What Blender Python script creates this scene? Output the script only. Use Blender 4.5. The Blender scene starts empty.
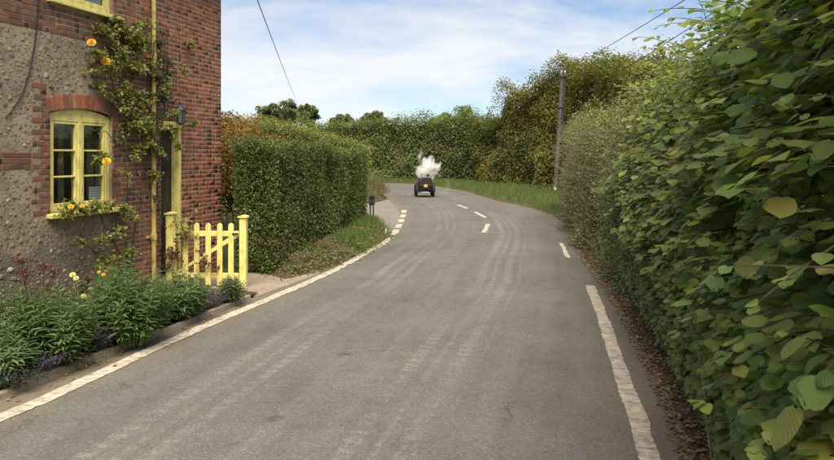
import bpy, bmesh, math, random
import numpy as np
from mathutils import Vector, Matrix

random.seed(7)
RNG = np.random.default_rng(7)
R = math.radians
SC = bpy.context.scene
COL = SC.collection

# ------------------------------------------------------------------ camera, sky, sun, exposure
CAM_H = 2.2
FPX = 667.0            # focal length in photo pixels (834 wide)
HORIZON = 156.0
cam_d = bpy.data.cameras.new("camera")
cam = bpy.data.objects.new("camera", cam_d)
COL.objects.link(cam)
cam.location = (0, 0, CAM_H)
cam.rotation_euler = (R(90), 0, 0)
cam_d.sensor_width = 36.0
cam_d.lens = 36.0 * FPX / 834.0
cam_d.shift_y = -(230.0 - HORIZON) / 834.0
cam_d.clip_start = 0.05
cam_d.clip_end = 5000
SC.camera = cam

SUN_EL, SUN_AZ = 56.0, 177.0      # azimuth clockwise from +Y (the view direction)
SC.view_settings.view_transform = 'Standard'
SC.view_settings.look = 'None'
SC.view_settings.exposure = 1.06
SC.view_settings.gamma = 1.0
SC.view_settings.use_curve_mapping = False

world = bpy.data.worlds.new("World")
SC.world = world
world.use_nodes = True
wn, wl = world.node_tree.nodes, world.node_tree.links
wn.clear()
w_out = wn.new("ShaderNodeOutputWorld")
w_bg = wn.new("ShaderNodeBackground")
w_bg.inputs["Strength"].default_value = 0.071
sky = wn.new("ShaderNodeTexSky")
sky.sky_type = 'NISHITA'
sky.sun_disc = False
sky.sun_elevation = R(SUN_EL)
sky.sun_rotation = R(SUN_AZ)
sky.dust_density = 0.15
sky.ozone_density = 2.0
w_tc = wn.new("ShaderNodeTexCoord")
w_sep = wn.new("ShaderNodeSeparateXYZ")
wl.new(w_tc.outputs["Generated"], w_sep.inputs[0])
w_add = wn.new("ShaderNodeMath"); w_add.operation = 'MAXIMUM'; w_add.inputs[1].default_value = 0.0
wl.new(w_sep.outputs["Z"], w_add.inputs[0])
w_add2 = wn.new("ShaderNodeMath"); w_add2.operation = 'ADD'; w_add2.inputs[1].default_value = 0.55
wl.new(w_add.outputs[0], w_add2.inputs[0])
w_dx = wn.new("ShaderNodeMath"); w_dx.operation = 'DIVIDE'
w_dy = wn.new("ShaderNodeMath"); w_dy.operation = 'DIVIDE'
wl.new(w_sep.outputs["X"], w_dx.inputs[0]); wl.new(w_add2.outputs[0], w_dx.inputs[1])
wl.new(w_sep.outputs["Y"], w_dy.inputs[0]); wl.new(w_add2.outputs[0], w_dy.inputs[1])
w_comb = wn.new("ShaderNodeCombineXYZ")
wl.new(w_dx.outputs[0], w_comb.inputs[0]); wl.new(w_dy.outputs[0], w_comb.inputs[1])
w_map = wn.new("ShaderNodeMapping")
w_map.inputs["Location"].default_value = (1.3, 0.4, 0.0)
w_map.inputs["Rotation"].default_value = (0, 0, R(-38))
w_map.inputs["Scale"].default_value = (1.0, 2.3, 1.0)
wl.new(w_comb.outputs[0], w_map.inputs["Vector"])
w_n1 = wn.new("ShaderNodeTexNoise")
w_n1.inputs["Scale"].default_value = 1.7
w_n1.inputs["Detail"].default_value = 9
w_n1.inputs["Roughness"].default_value = 0.60
w_n1.inputs["Distortion"].default_value = 0.35
wl.new(w_map.outputs[0], w_n1.inputs["Vector"])
w_r = wn.new("ShaderNodeValToRGB")
w_r.color_ramp.elements[0].position = 0.34
w_r.color_ramp.elements[0].color = (0.12, 0.12, 0.12, 1)
w_r.color_ramp.elements[1].position = 0.62
w_r.color_ramp.elements[1].color = (0.86, 0.86, 0.86, 1)
wl.new(w_n1.outputs["Fac"], w_r.inputs["Fac"])
w_mix = wn.new("ShaderNodeMixRGB")
w_mix.inputs["Color2"].default_value = (6.9, 6.75, 6.6, 1)
wl.new(w_r.outputs["Color"], w_mix.inputs["Fac"])
w_tint = wn.new("ShaderNodeMixRGB"); w_tint.blend_type = 'MULTIPLY'; w_tint.inputs["Fac"].default_value = 1.0
w_tint.inputs["Color2"].default_value = (0.66, 0.80, 0.92, 1)
wl.new(sky.outputs[0], w_tint.inputs["Color1"])
wl.new(w_tint.outputs[0], w_mix.inputs["Color1"])
wl.new(w_mix.outputs[0], w_bg.inputs["Color"])
wl.new(w_bg.outputs[0], w_out.inputs[0])

sun_d = bpy.data.lights.new("sun", 'SUN')
sun_d.energy = 4.0
sun_d.angle = R(45)
sun_d.color = (1.0, 0.90, 0.74)
sun = bpy.data.objects.new("sun", sun_d)
COL.objects.link(sun)
_sd = Vector((math.sin(R(SUN_AZ)) * math.cos(R(SUN_EL)), math.cos(R(SUN_AZ)) * math.cos(R(SUN_EL)), math.sin(R(SUN_EL))))
sun.rotation_euler = _sd.to_track_quat('Z', 'Y').to_euler()

SC.cycles.max_bounces = 10
SC.cycles.diffuse_bounces = 7
SC.cycles.glossy_bounces = 3
SC.cycles.transmission_bounces = 5
SC.cycles.transparent_max_bounces = 8
SC.cycles.volume_bounces = 6
SC.cycles.use_denoising = True

# ------------------------------------------------------------------ pixel helpers (photo pixels -> places)
def G(x, y, z=0.0):
    Y = (CAM_H - z) * FPX / (y - HORIZON)
    return ((x - 417.0) / FPX * Y, Y)

def PZ(x, y, Y):
    return ((x - 417.0) / FPX * Y, Y, CAM_H - (y - HORIZON) / FPX * Y)

# ------------------------------------------------------------------ numeric noise
class Noise:
    def __init__(self, seed, n=14, f0=1.0, octaves=3):
        r = np.random.default_rng(seed)
        K, P, A = [], [], []
        for o in range(octaves):
            for i in range(n):
                d = r.normal(size=3); d /= np.linalg.norm(d)
                K.append(d * f0 * 2 ** o * r.uniform(.7, 1.4) * 2 * math.pi)
                P.append(r.uniform(0, 2 * math.pi)); A.append(.55 ** o)
        self.K, self.P, self.A = np.array(K), np.array(P), np.array(A)
        self.norm = math.sqrt((self.A ** 2).sum() / 2)
    def __call__(self, p):
        p = np.atleast_2d(p)
        return (np.sin(p @ self.K.T + self.P) * self.A).sum(1) / self.norm / 2.0   # about -1..1

# ------------------------------------------------------------------ mesh helpers
def link(o, parent=None):
    COL.objects.link(o)
    if parent is not None:
        o.parent = parent
    return o

def tag(o, label=None, cat=None, group=None, kind=None):
    if label: o["label"] = label
    if cat: o["category"] = cat
    if group: o["group"] = group
    if kind: o["kind"] = kind
    return o

def thing(name, label, cat, loc=(0, 0, 0), rotz=0.0, group=None):
    o = bpy.data.objects.new(name, None)
    o.empty_display_size = 0.2
    o.location = loc
    o.rotation_euler = (0, 0, rotz)
    COL.objects.link(o)
    return tag(o, label, cat, group)

def np_mesh(name, V, F, mat, rnd=None, uv=None, smooth=False):
    """V (n,3), F (m,k) all faces of k corners; rnd per vertex; uv per vertex."""
    V = np.ascontiguousarray(V, dtype=np.float32); F = np.ascontiguousarray(F, dtype=np.int32)
    me = bpy.data.meshes.new(name)
    n, (m, k) = len(V), F.shape
    me.vertices.add(n); me.loops.add(m * k); me.polygons.add(m)
    me.vertices.foreach_set("co", V.ravel())
    me.loops.foreach_set("vertex_index", F.ravel())
    me.polygons.foreach_set("loop_start", np.arange(0, m * k, k, dtype=np.int32))
    try:
        me.polygons.foreach_set("loop_total", np.full(m, k, dtype=np.int32))
    except Exception:
        pass
    if smooth:
        me.polygons.foreach_set("use_smooth", np.ones(m, dtype=bool))
    if rnd is not None:
        a = me.attributes.new("rnd", 'FLOAT', 'POINT')
        a.data.foreach_set("value", np.asarray(rnd, dtype=np.float32))
    if uv is not None:
        l = me.uv_layers.new(name="UVMap")
        l.data.foreach_set("uv", np.asarray(uv, dtype=np.float32)[F.ravel()].ravel())
    me.update(calc_edges=True)
    if mat: me.materials.append(mat)
    return me

class MB:
    """collects boxes, prisms, tubes and lathes into ONE mesh"""
    def __init__(self): self.v, self.f = [], []
    def add(self, v, f):
        b = len(self.v); self.v += [tuple(p) for p in v]; self.f += [tuple(i + b for i in q) for q in f]
    def box(self, x0, x1, y0, y1, z0, z1):
        self.add([(x0,y0,z0),(x1,y0,z0),(x1,y1,z0),(x0,y1,z0),(x0,y0,z1),(x1,y0,z1),(x1,y1,z1),(x0,y1,z1)],
                 [(0,3,2,1),(4,5,6,7),(0,1,5,4),(1,2,6,5),(2,3,7,6),(3,0,4,7)])
    def prism(self, poly, axis, a, b):
        """poly of 2-D points extruded along axis from a to b"""
        def P(p, t):
            if axis == 'y': return (p[0], t, p[1])
            if axis == 'z': return (p[0], p[1], t)
            return (t, p[0], p[1])
        n = len(poly)
        v = [P(p, a) for p in poly] + [P(p, b) for p in poly]
        f = [tuple(range(n)), tuple(range(2 * n - 1, n - 1, -1))]
        f += [(i, i + n, (i + 1) % n + n, (i + 1) % n) for i in range(n)]
        self.add(v, f)
    def tube(self, pts, rad, n=6, cap=True):
        pts = [Vector(p) for p in pts]
        rads = rad if isinstance(rad, (list, tuple)) else [rad] * len(pts)
        v, f = [], []
        for i, p in enumerate(pts):
            t = (pts[min(i + 1, len(pts) - 1)] - pts[max(i - 1, 0)])
            if t.length < 1e-9: t = Vector((0, 0, 1))
            t.normalize()
            a = t.cross(Vector((0, 0, 1)) if abs(t.z) < .9 else Vector((1, 0, 0))).normalized()
            b = t.cross(a)
            for k in range(n):
                an = 2 * math.pi * k / n
                v.append(p + (a * math.cos(an) + b * math.sin(an)) * rads[i])
        for i in range(len(pts) - 1):
            for k in range(n):
                f.append((i*n+k, i*n+(k+1)%n, (i+1)*n+(k+1)%n, (i+1)*n+k))
        if cap:
            f.append(tuple(range(n - 1, -1, -1))); f.append(tuple((len(pts)-1)*n + k for k in range(n)))
        self.add(v, f)
    def lathe(self, prof, n=12, c=(0,0,0), axis='z'):
        v, f = [], []
        for r, h in prof:
            for k in range(n):
                a = 2*math.pi*k/n
                p = (r*math.cos(a), r*math.sin(a), h)
                if axis == 'x': p = (h, r*math.cos(a), r*math.sin(a))
                if axis == 'y': p = (r*math.cos(a), h, r*math.sin(a))
                v.append((c[0]+p[0], c[1]+p[1], c[2]+p[2]))
        m = len(prof)
        for i in range(m-1):
            for k in range(n):
                f.append((i*n+k, i*n+(k+1)%n, (i+1)*n+(k+1)%n, (i+1)*n+k))
        f.append(tuple(range(n-1,-1,-1))); f.append(tuple((m-1)*n+k for k in range(n)))
        self.add(v, f)
    def mesh(self, name, mat, bevel=0.0, smooth=False):
        me = bpy.data.meshes.new(name)
        me.from_pydata(self.v, [], self.f)
        bm = bmesh.new(); bm.from_mesh(me)
        bmesh.ops.recalc_face_normals(bm, faces=bm.faces)
        if bevel > 0:
            bmesh.ops.bevel(bm, geom=list(bm.edges), offset=bevel, segments=1, affect='EDGES', clamp_overlap=True)
        if smooth:
            for f in bm.faces: f.smooth = True
        bm.to_mesh(me); bm.free(); me.update()
        if mat: me.materials.append(mat)
        return me
    def build(self, name, mat, parent=None, bevel=0.0, smooth=False, loc=None):
        o = bpy.data.objects.new(name, self.mesh(name, mat, bevel, smooth))
        if loc: o.location = loc
        return link(o, parent)

def obj(name, me, parent=None, loc=None):
    o = bpy.data.objects.new(name, me)
    if loc is not None: o.location = loc
    return link(o, parent)

# ------------------------------------------------------------------ materials
def new_mat(name):
    m = bpy.data.materials.new(name); m.use_nodes = True
    nt = m.node_tree; nt.nodes.clear()
    out = nt.nodes.new("ShaderNodeOutputMaterial")
    p = nt.nodes.new("ShaderNodeBsdfPrincipled")
    nt.links.new(p.outputs[0], out.inputs[0])
    return m, nt, p, out

def ramp(nt, fac, stops):
    r = nt.nodes.new("ShaderNodeValToRGB")
    e = r.color_ramp.elements
    while len(e) < len(stops): e.new(0.5)
    for i, (pos, c) in enumerate(stops):
        e[i].position = pos; e[i].color = (c[0], c[1], c[2], 1) if not isinstance(c, float) else (c, c, c, 1)
    nt.links.new(fac, r.inputs["Fac"])
    return r.outputs["Color"]

def coords(nt, kind="Object"):
    return nt.nodes.new("ShaderNodeTexCoord").outputs[kind]

def noise(nt, vec, scale, detail=4, rough=.55, out="Fac", stretch=None):
    if stretch:
        mp = nt.nodes.new("ShaderNodeMapping"); mp.inputs["Scale"].default_value = stretch
        nt.links.new(vec, mp.inputs["Vector"]); vec = mp.outputs[0]
    n = nt.nodes.new("ShaderNodeTexNoise")
    n.inputs["Scale"].default_value = scale; n.inputs["Detail"].default_value = detail; n.inputs["Roughness"].default_value = rough
    nt.links.new(vec, n.inputs["Vector"])
    return n.outputs[out]

def math_n(nt, op, a, b=None, clamp=False):
    n = nt.nodes.new("ShaderNodeMath"); n.operation = op; n.use_clamp = clamp
    for i, q in enumerate((a, b)):
        if q is None: continue
        if isinstance(q, (int, float)): n.inputs[i].default_value = q
        else: nt.links.new(q, n.inputs[i])
    return n.outputs[0]

def mixc(nt, fac, a, b, mode='MIX'):
    n = nt.nodes.new("ShaderNodeMixRGB"); n.blend_type = mode
    for inp, q in (("Fac", fac), ("Color1", a), ("Color2", b)):
        if isinstance(q, (int, float)): n.inputs[inp].default_value = q
        elif isinstance(q, tuple): n.inputs[inp].default_value = (q[0], q[1], q[2], 1)
        else: nt.links.new(q, n.inputs[inp])
    return n.outputs[0]

def bump(nt, p, h, strength=.3, dist=.01):
    b = nt.nodes.new("ShaderNodeBump"); b.inputs["Strength"].default_value = strength; b.inputs["Distance"].default_value = dist
    nt.links.new(h, b.inputs["Height"]); nt.links.new(b.outputs[0], p.inputs["Normal"])

def rnd_fac(nt):
    a = nt.nodes.new("ShaderNodeAttribute"); a.attribute_name = "rnd"
    i = nt.nodes.new("ShaderNodeObjectInfo")
    s = math_n(nt, 'ADD', a.outputs["Fac"], i.outputs["Random"])
    return math_n(nt, 'FRACT', s)

def m_plain(name, c1, c2=None, scale=6, rough=.7, spec=.3, metal=0, bmp=.15, bdist=.004, detail=5):
    m, nt, p, out = new_mat(name)
    c2 = c2 or tuple(x * .75 for x in c1)
    f = noise(nt, coords(nt), scale, detail)
    nt.links.new(ramp(nt, f, [(.35, c2), (.65, c1)]), p.inputs["Base Color"])
    p.inputs["Roughness"].default_value = rough
    p.inputs["Specular IOR Level"].default_value = spec
    p.inputs["Metallic"].default_value = metal
    if bmp: bump(nt, p, noise(nt, coords(nt), scale * 6, 4), bmp, bdist)
    return m

def m_leaf(name, stops, trans=.28, rough=.5, spec=.35, veins=False, patch=None, tint=(1.45, 1.5, .7)):
    """stops: colours picked per leaf by its random number; patch = (scale, colour, amount): whole sprays of another hue"""
    m, nt, p, out = new_mat(name)
    f = rnd_fac(nt)
    n = len(stops)
    c = ramp(nt, f, [(i / max(1, n - 1), s) for i, s in enumerate(stops)])
    if patch:
        q = noise(nt, coords(nt), patch[0], 3)
        q = ramp(nt, q, [(.47, 0.0), (.62, float(patch[2]))])
        c = mixc(nt, q, c, patch[1])
    if veins:
        uvn = nt.nodes.new("ShaderNodeUVMap"); uvn.uv_map = "UVMap"
        sp = nt.nodes.new("ShaderNodeSeparateXYZ"); nt.links.new(uvn.outputs[0], sp.inputs[0])
        av = math_n(nt, 'ABSOLUTE', sp.outputs["Y"])
        d = math_n(nt, 'ADD', math_n(nt, 'SUBTRACT', sp.outputs["X"], math_n(nt, 'MULTIPLY', av, .30)), math_n(nt, 'MULTIPLY', noise(nt, coords(nt), 30, 2), .16))
        fr = math_n(nt, 'FRACT', math_n(nt, 'MULTIPLY', d, 8.0))
        tri = math_n(nt, 'ABSOLUTE', math_n(nt, 'SUBTRACT', fr, .5))
        side = ramp(nt, tri, [(.0, 1.0), (.11, 0.0)])
        mid = ramp(nt, av, [(.0, 1.0), (.06, 0.0)])
        ve = math_n(nt, 'MAXIMUM', side, mid)
        c = mixc(nt, math_n(nt, 'MULTIPLY', ve, .27), c, mixc(nt, .5, c, (.22, .28, .10)))
        wr = noise(nt, uvn.outputs[0], 9, 3)
        c = mixc(nt, ramp(nt, wr, [(.62, 0.0), (.78, .35)]), c, (.15, .12, .04))
        hh = math_n(nt, 'ADD', math_n(nt, 'MULTIPLY', tri, 1.6), math_n(nt, 'MULTIPLY', wr, .5))
        bump(nt, p, hh, .42, .005)
    nt.links.new(c, p.inputs["Base Color"])
    p.inputs["Roughness"].default_value = rough
    p.inputs["Specular IOR Level"].default_value = spec
    t = nt.nodes.new("ShaderNodeBsdfTranslucent")
    nt.links.new(mixc(nt, 1.0, c, tint, 'MULTIPLY'), t.inputs["Color"])
    mx = nt.nodes.new("ShaderNodeMixShader"); mx.inputs[0].default_value = trans
    nt.links.new(p.outputs[0], mx.inputs[1]); nt.links.new(t.outputs[0], mx.inputs[2])
    nt.links.new(mx.outputs[0], out.inputs[0])
    return m

def m_brick(name, stops):
    m, nt, p, out = new_mat(name)
    f = rnd_fac(nt)
    n = len(stops)
    c = ramp(nt, f, [(i / (n - 1), s) for i, s in enumerate(stops)])
    w = coords(nt, "Object")
    geo = nt.nodes.new("ShaderNodeNewGeometry").outputs["Position"]
    c = mixc(nt, ramp(nt, noise(nt, geo, 26, 5, .65), [(.42, .0), (.72, .6)]), c, (.11, .085, .07))
    c = mixc(nt, ramp(nt, noise(nt, geo, 9, 5, .65), [(.56, .0), (.74, .55)]), c, (.36, .30, .23))
    c = mixc(nt, ramp(nt, noise(nt, geo, 1.3, 3), [(.48, .0), (.74, .30)]), c, (.12, .088, .066))
    nt.links.new(c, p.inputs["Base Color"])
    p.inputs["Roughness"].default_value = .9; p.inputs["Specular IOR Level"].default_value = .15
    bump(nt, p, noise(nt, geo, 60, 5), .5, .006)
    return m

def m_asphalt():
    m, nt, p, out = new_mat("asphalt")
    uvn = nt.nodes.new("ShaderNodeUVMap"); uvn.uv_map = "UVMap"      # u metres across (0 = middle), v metres along
    uv = uvn.outputs[0]
    sp = nt.nodes.new("ShaderNodeSeparateXYZ"); nt.links.new(uv, sp.inputs[0])
    u, v = sp.outputs["X"], sp.outputs["Y"]
    pos = nt.nodes.new("ShaderNodeNewGeometry").outputs["Position"]
    base = ramp(nt, noise(nt, pos, .55, 5, .6), [(.30, (.092, .086, .075)), (.70, (.136, .128, .111))])
    # long streaks where wheels run
    st = noise(nt, uv, 1.0, 5, .6, stretch=(2.4, .10, 1))
    base = mixc(nt, ramp(nt, st, [(.40, 0.0), (.68, .55)]), base, (.150, .144, .130))
    st2 = noise(nt, uv, 1.0, 4, .6, stretch=(1.5, .16, 5))
    base = mixc(nt, ramp(nt, st2, [(.52, 0.0), (.72, .40)]), base, (.062, .059, .054))
    # dusty ribbed tread prints: two pairs of bands
    wob = math_n(nt, 'MULTIPLY', math_n(nt, 'SUBTRACT', noise(nt, uv, .12, 2), .5), .5)
    uw = math_n(nt, 'ADD', u, wob)
    bands = None
    for c0, wd, am in ((-1.38, .09, .8), (-1.12, .05, .6), (-.90, .08, .7), (.50, .09, .75), (.72, .04, .6), (.95, .09, .7), (1.16, .03, .5), (-.30, .05, .3)):
        d = math_n(nt, 'ABSOLUTE', math_n(nt, 'SUBTRACT', uw, c0))
        b = math_n(nt, 'MULTIPLY', ramp(nt, d, [(wd * .55, 1.0), (wd, 0.0)]), am)
        bands = b if bands is None else math_n(nt, 'MAXIMUM', bands, b)
    rib = nt.nodes.new("ShaderNodeMath"); rib.operation = 'SINE'
    nt.links.new(math_n(nt, 'ADD', math_n(nt, 'MULTIPLY', v, 2 * math.pi / .17), math_n(nt, 'MULTIPLY', u, 9)), rib.inputs[0])
    ribs = ramp(nt, math_n(nt, 'ADD', rib.outputs[0], math_n(nt, 'MULTIPLY', math_n(nt, 'SUBTRACT', noise(nt, uv, 5, 3), .5), 2.4)), [(.0, .40), (.6, 1.0)])
    fade = ramp(nt, noise(nt, uv, .35, 3), [(.38, .15), (.62, 1.0)])
    fine = ramp(nt, noise(nt, pos, 22, 4), [(.35, .25), (.6, 1.0)])
    tr = math_n(nt, 'MULTIPLY', math_n(nt, 'MULTIPLY', bands, ribs), math_n(nt, 'MULTIPLY', fade, fine))
    base = mixc(nt, math_n(nt, 'MULTIPLY', tr, .50), base, (.33, .315, .28))
    # drips of oil between the tracks
    dd = math_n(nt, 'ABSOLUTE', math_n(nt, 'SUBTRACT', uw, -.30))
    oil = math_n(nt, 'MULTIPLY', ramp(nt, dd, [(.0, 1.0), (.12, 0.0)]), ramp(nt, noise(nt, uv, 3.2, 4), [(.56, 0.0), (.64, 1.0)]))
    base = mixc(nt, math_n(nt, 'MULTIPLY', oil, .7), base, (.035, .034, .033))
    # hairline cracks and darker patched areas
    vc = nt.nodes.new("ShaderNodeTexVoronoi"); vc.feature = 'DISTANCE_TO_EDGE'; vc.inputs["Scale"].default_value = .55
    wv = nt.nodes.new("ShaderNodeVectorMath"); wv.operation = 'ADD'
    nt.links.new(pos, wv.inputs[0]); nt.links.new(noise(nt, pos, 1.4, 5, .65, "Color"), wv.inputs[1])
    nt.links.new(wv.outputs[0], vc.inputs["Vector"])
    ck = math_n(nt, 'MULTIPLY', ramp(nt, vc.outputs["Distance"], [(.0, 1.0), (.010, 0.0)]), ramp(nt, noise(nt, pos, .5, 3), [(.52, 0.0), (.60, 1.0)]))
    base = mixc(nt, math_n(nt, 'MULTIPLY', ck, .65), base, (.035, .033, .030))
    base = mixc(nt, ramp(nt, noise(nt, pos, 3.2, 6, .7), [(.50, 0.0), (.72, .35)]), base, (.062, .060, .055))
    base = mixc(nt, ramp(nt, noise(nt, pos, 7.5, 5, .7), [(.60, 0.0), (.72, .30)]), base, (.20, .19, .165))
    # brown silt towards both edges
    au = math_n(nt, 'ABSOLUTE', u)
    ed = math_n(nt, 'ADD', au, math_n(nt, 'MULTIPLY', math_n(nt, 'SUBTRACT', noise(nt, pos, 1.6, 5), .5), 1.1))
    base = mixc(nt, ramp(nt, math_n(nt, 'DIVIDE', ed, 3.0), [(.72, 0.0), (.98, .75)]), base, (.170, .135, .092))
    # stone chips
    vo = nt.nodes.new("ShaderNodeTexVoronoi"); vo.inputs["Scale"].default_value = 85
    nt.links.new(pos, vo.inputs["Vector"])
    spc = nt.nodes.new("ShaderNodeSeparateXYZ"); nt.links.new(vo.outputs["Color"], spc.inputs[0])
    chip = ramp(nt, spc.outputs["X"], [(.0, .72), (.55, .98), (.9, 1.12), (1.0, 1.4)])
    base = mixc(nt, 1.0, base, chip, 'MULTIPLY')
    nt.links.new(base, p.inputs["Base Color"])
    p.inputs["Roughness"].default_value = .82; p.inputs["Specular IOR Level"].default_value = .3
    bump(nt, p, vo.outputs["Distance"], .5, .006)
    return m

def m_line():
    m, nt, p, out = new_mat("worn_white_paint")
    pos = nt.nodes.new("ShaderNodeNewGeometry").outputs["Position"]
    uvn = nt.nodes.new("ShaderNodeUVMap"); uvn.uv_map = "UVMap"
    c = ramp(nt, noise(nt, pos, 5, 5, .65), [(.3, (.36, .31, .24)), (.65, (.56, .49, .39))])
    wear = math_n(nt, 'ADD', math_n(nt, 'MULTIPLY', noise(nt, pos, 14, 6, .7), .6), math_n(nt, 'MULTIPLY', noise(nt, uvn.outputs[0], 1.0, 3, .6, stretch=(1.2, 34, 1)), .4))
    c = mixc(nt, ramp(nt, wear, [(.46, 0.0), (.60, .9)]), c, (.17, .15, .12))
    nt.links.new(c, p.inputs["Base Color"])
    p.inputs["Roughness"].default_value = .8
    bump(nt, p, noise(nt, uvn.outputs[0], 1.0, 3, .6, stretch=(1.5, 40, 1)), .6, .006)
    return m

def m_soil(name, a, b, scale=3.0, grass=None):
    m, nt, p, out = new_mat(name)
    pos = nt.nodes.new("ShaderNodeNewGeometry").outputs["Position"]
    c = ramp(nt, noise(nt, pos, scale, 7, .7), [(.3, a), (.7, b)])
    c = mixc(nt, ramp(nt, noise(nt, pos, scale * 9, 5, .7), [(.5, 0.0), (.72, .6)]), c, tuple(x * 1.7 for x in b))
    nt.links.new(c, p.inputs["Base Color"]); p.inputs["Roughness"].default_value = .95; p.inputs["Specular IOR Level"].default_value = .1
    bump(nt, p, noise(nt, pos, scale * 7, 6, .7), .9, .03)
    return m

def m_render():
    """the flint wall's lime mortar: buff, pitted, stained"""
    m, nt, p, out = new_mat("lime_mortar")
    pos = nt.nodes.new("ShaderNodeNewGeometry").outputs["Position"]
    c = ramp(nt, noise(nt, pos, 5, 7, .72), [(.28, (.245, .195, .132)), (.72, (.40, .325, .228))])
    c = mixc(nt, ramp(nt, noise(nt, pos, 20, 5, .7), [(.50, 0.0), (.62, .85)]), c, (.095, .078, .058))
    c = mixc(nt, ramp(nt, noise(nt, pos, 34, 4, .7), [(.62, 0.0), (.70, .7)]), c, (.42, .38, .31))
    sp = nt.nodes.new("ShaderNodeSeparateXYZ"); nt.links.new(pos, sp.inputs[0])
    c = mixc(nt, ramp(nt, noise(nt, pos, 1.7, 5, .65), [(.48, 0.0), (.66, .55)]), c, (.46, .37, .25))
    c = mixc(nt, ramp(nt, noise(nt, pos, 2.6, 5, .7), [(.56, 0.0), (.70, .5)]), c, (.17, .135, .095))
    lo = ramp(nt, math_n(nt, 'ADD', sp.outputs["Z"], math_n(nt, 'MULTIPLY', math_n(nt, 'SUBTRACT', noise(nt, pos, 2.0, 5), .5), 1.0)), [(.9, .55), (1.7, 0.0)])
    c = mixc(nt, lo, c, (.105, .098, .070))      # green-grey damp stain rising from the ground
    nt.links.new(c, p.inputs["Base Color"]); p.inputs["Roughness"].default_value = .95; p.inputs["Specular IOR Level"].default_value = .1
    bump(nt, p, noise(nt, pos, 22, 6, .75), 1.0, .03)
    return m

def m_paint(name, c1, c2, dirt, amount=.55):
    m, nt, p, out = new_mat(name)
    pos = nt.nodes.new("ShaderNodeNewGeometry").outputs["Position"]
    c = ramp(nt, noise(nt, pos, 4, 4), [(.3, c2), (.7, c1)])
    c = mixc(nt, ramp(nt, noise(nt, pos, 12, 7, .7, stretch=(1, 1, .45)), [(.47, 0.0), (.68, amount)]), c, dirt)
    c = mixc(nt, ramp(nt, noise(nt, pos, 38, 4, .7, stretch=(1, 1, .2)), [(.62, 0.0), (.70, amount * .8)]), c, tuple(x * .6 for x in dirt))
    nt.links.new(c, p.inputs["Base Color"]); p.inputs["Roughness"].default_value = .55; p.inputs["Specular IOR Level"].default_value = .35
    bump(nt, p, noise(nt, pos, 50, 4), .15, .003)
    return m

def m_glass():
    m, nt, p, out = new_mat("window_glass")
    nt.nodes.remove(p)
    lw = nt.nodes.new("ShaderNodeLayerWeight"); lw.inputs[0].default_value = .5
    fr = math_n(nt, 'ADD', math_n(nt, 'MULTIPLY', math_n(nt, 'POWER', lw.outputs["Facing"], 2.5), .60), .07)
    g = nt.nodes.new("ShaderNodeBsdfGlossy"); g.inputs["Roughness"].default_value = .02; g.inputs["Color"].default_value = (.9, .93, .95, 1)
    b = nt.nodes.new("ShaderNodeBump"); b.inputs["Strength"].default_value = .12; b.inputs["Distance"].default_value = .01
    nt.links.new(noise(nt, coords(nt), 7, 2), b.inputs["Height"]); nt.links.new(b.outputs[0], g.inputs["Normal"])
    t = nt.nodes.new("ShaderNodeBsdfTransparent"); t.inputs[0].default_value = (.86, .90, .88, 1)
    mx = nt.nodes.new("ShaderNodeMixShader")
    nt.links.new(fr, mx.inputs[0]); nt.links.new(t.outputs[0], mx.inputs[1]); nt.links.new(g.outputs[0], mx.inputs[2])
    nt.links.new(mx.outputs[0], out.inputs[0])
    return m

M = {}
M["asphalt"] = m_asphalt()
M["line"] = m_line()
M["mortar"] = m_render()
M["soil"] = m_soil("bed_soil", (.045, .032, .021), (.095, .070, .045))
M["verge_soil"] = m_soil("verge_soil", (.045, .034, .021), (.105, .080, .050), 2.2)
M["field"] = m_soil("field_grass_soil", (.035, .055, .018), (.075, .085, .032), 1.5)
M["path"] = m_soil("worn_path", (.20, .165, .125), (.30, .25, .19), 2.0)
M["track"] = m_soil("side_lane_surface", (.145, .133, .115), (.205, .188, .162), 1.2)
M["kerb"] = m_plain("stone_edging", (.34, .30, .235), (.20, .17, .13), 5, .9, .1)
M["brick_red"] = m_brick("red_brick", [(0.327, 0.100, 0.054), (0.241, 0.083, 0.050), (0.412, 0.131, 0.065), (0.215, 0.105, 0.068), (0.341, 0.119, 0.063), (0.454, 0.169, 0.081), (0.270, 0.112, 0.067), (0.369, 0.112, 0.056), (0.185, 0.105, 0.078)])
M["brick_dark"] = m_brick("dark_brick", [(0.220, 0.080, 0.046), (0.116, 0.065, 0.046), (0.291, 0.106, 0.056), (0.088, 0.056, 0.044), (0.234, 0.103, 0.060), (0.170, 0.088, 0.056), (0.327, 0.125, 0.067), (0.131, 0.075, 0.056)])
M["flint"] = None
M["yellow"] = m_paint("yellow_paint", (.77, .685, .235), (.67, .585, .185), (.35, .28, .11), .75)
M["yellow_pipe"] = m_paint("yellow_pipe_paint", (.58, .45, .13), (.46, .34, .09), (.15, .11, .05), .95)
M["glass"] = m_glass()
M["door"] = m_paint("dark_door_paint", (.035, .026, .020), (.022, .017, .014), (.05, .04, .03), .4)
M["black_metal"] = m_plain("black_metal", (.022, .022, .024), (.012, .012, .013), 12, .5, .4)
M["lamp_glass"] = m_plain("lamp_glass", (.12, .15, .13), (.08, .10, .09), 5, .15, .5, 0, 0)
M["plaster"] = m_plain("inside_plaster", (.35, .32, .27), None, 2)
M["curtain"] = m_plain("curtain_cloth", (.30, .25, .20), (.18, .15, .12), 3)
M["paper"] = m_plain("paper", (.82, .83, .86), (.76, .78, .82), 10, .8, .2, 0, 0)
M["ink"] = m_plain("blue_ink", (.10, .14, .26), None, 10, .8, .2, 0, 0)
M["roof_tile"] = m_plain("roof_tile", (.16, .075, .05), (.09, .05, .04), 4, .9, .1)
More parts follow.
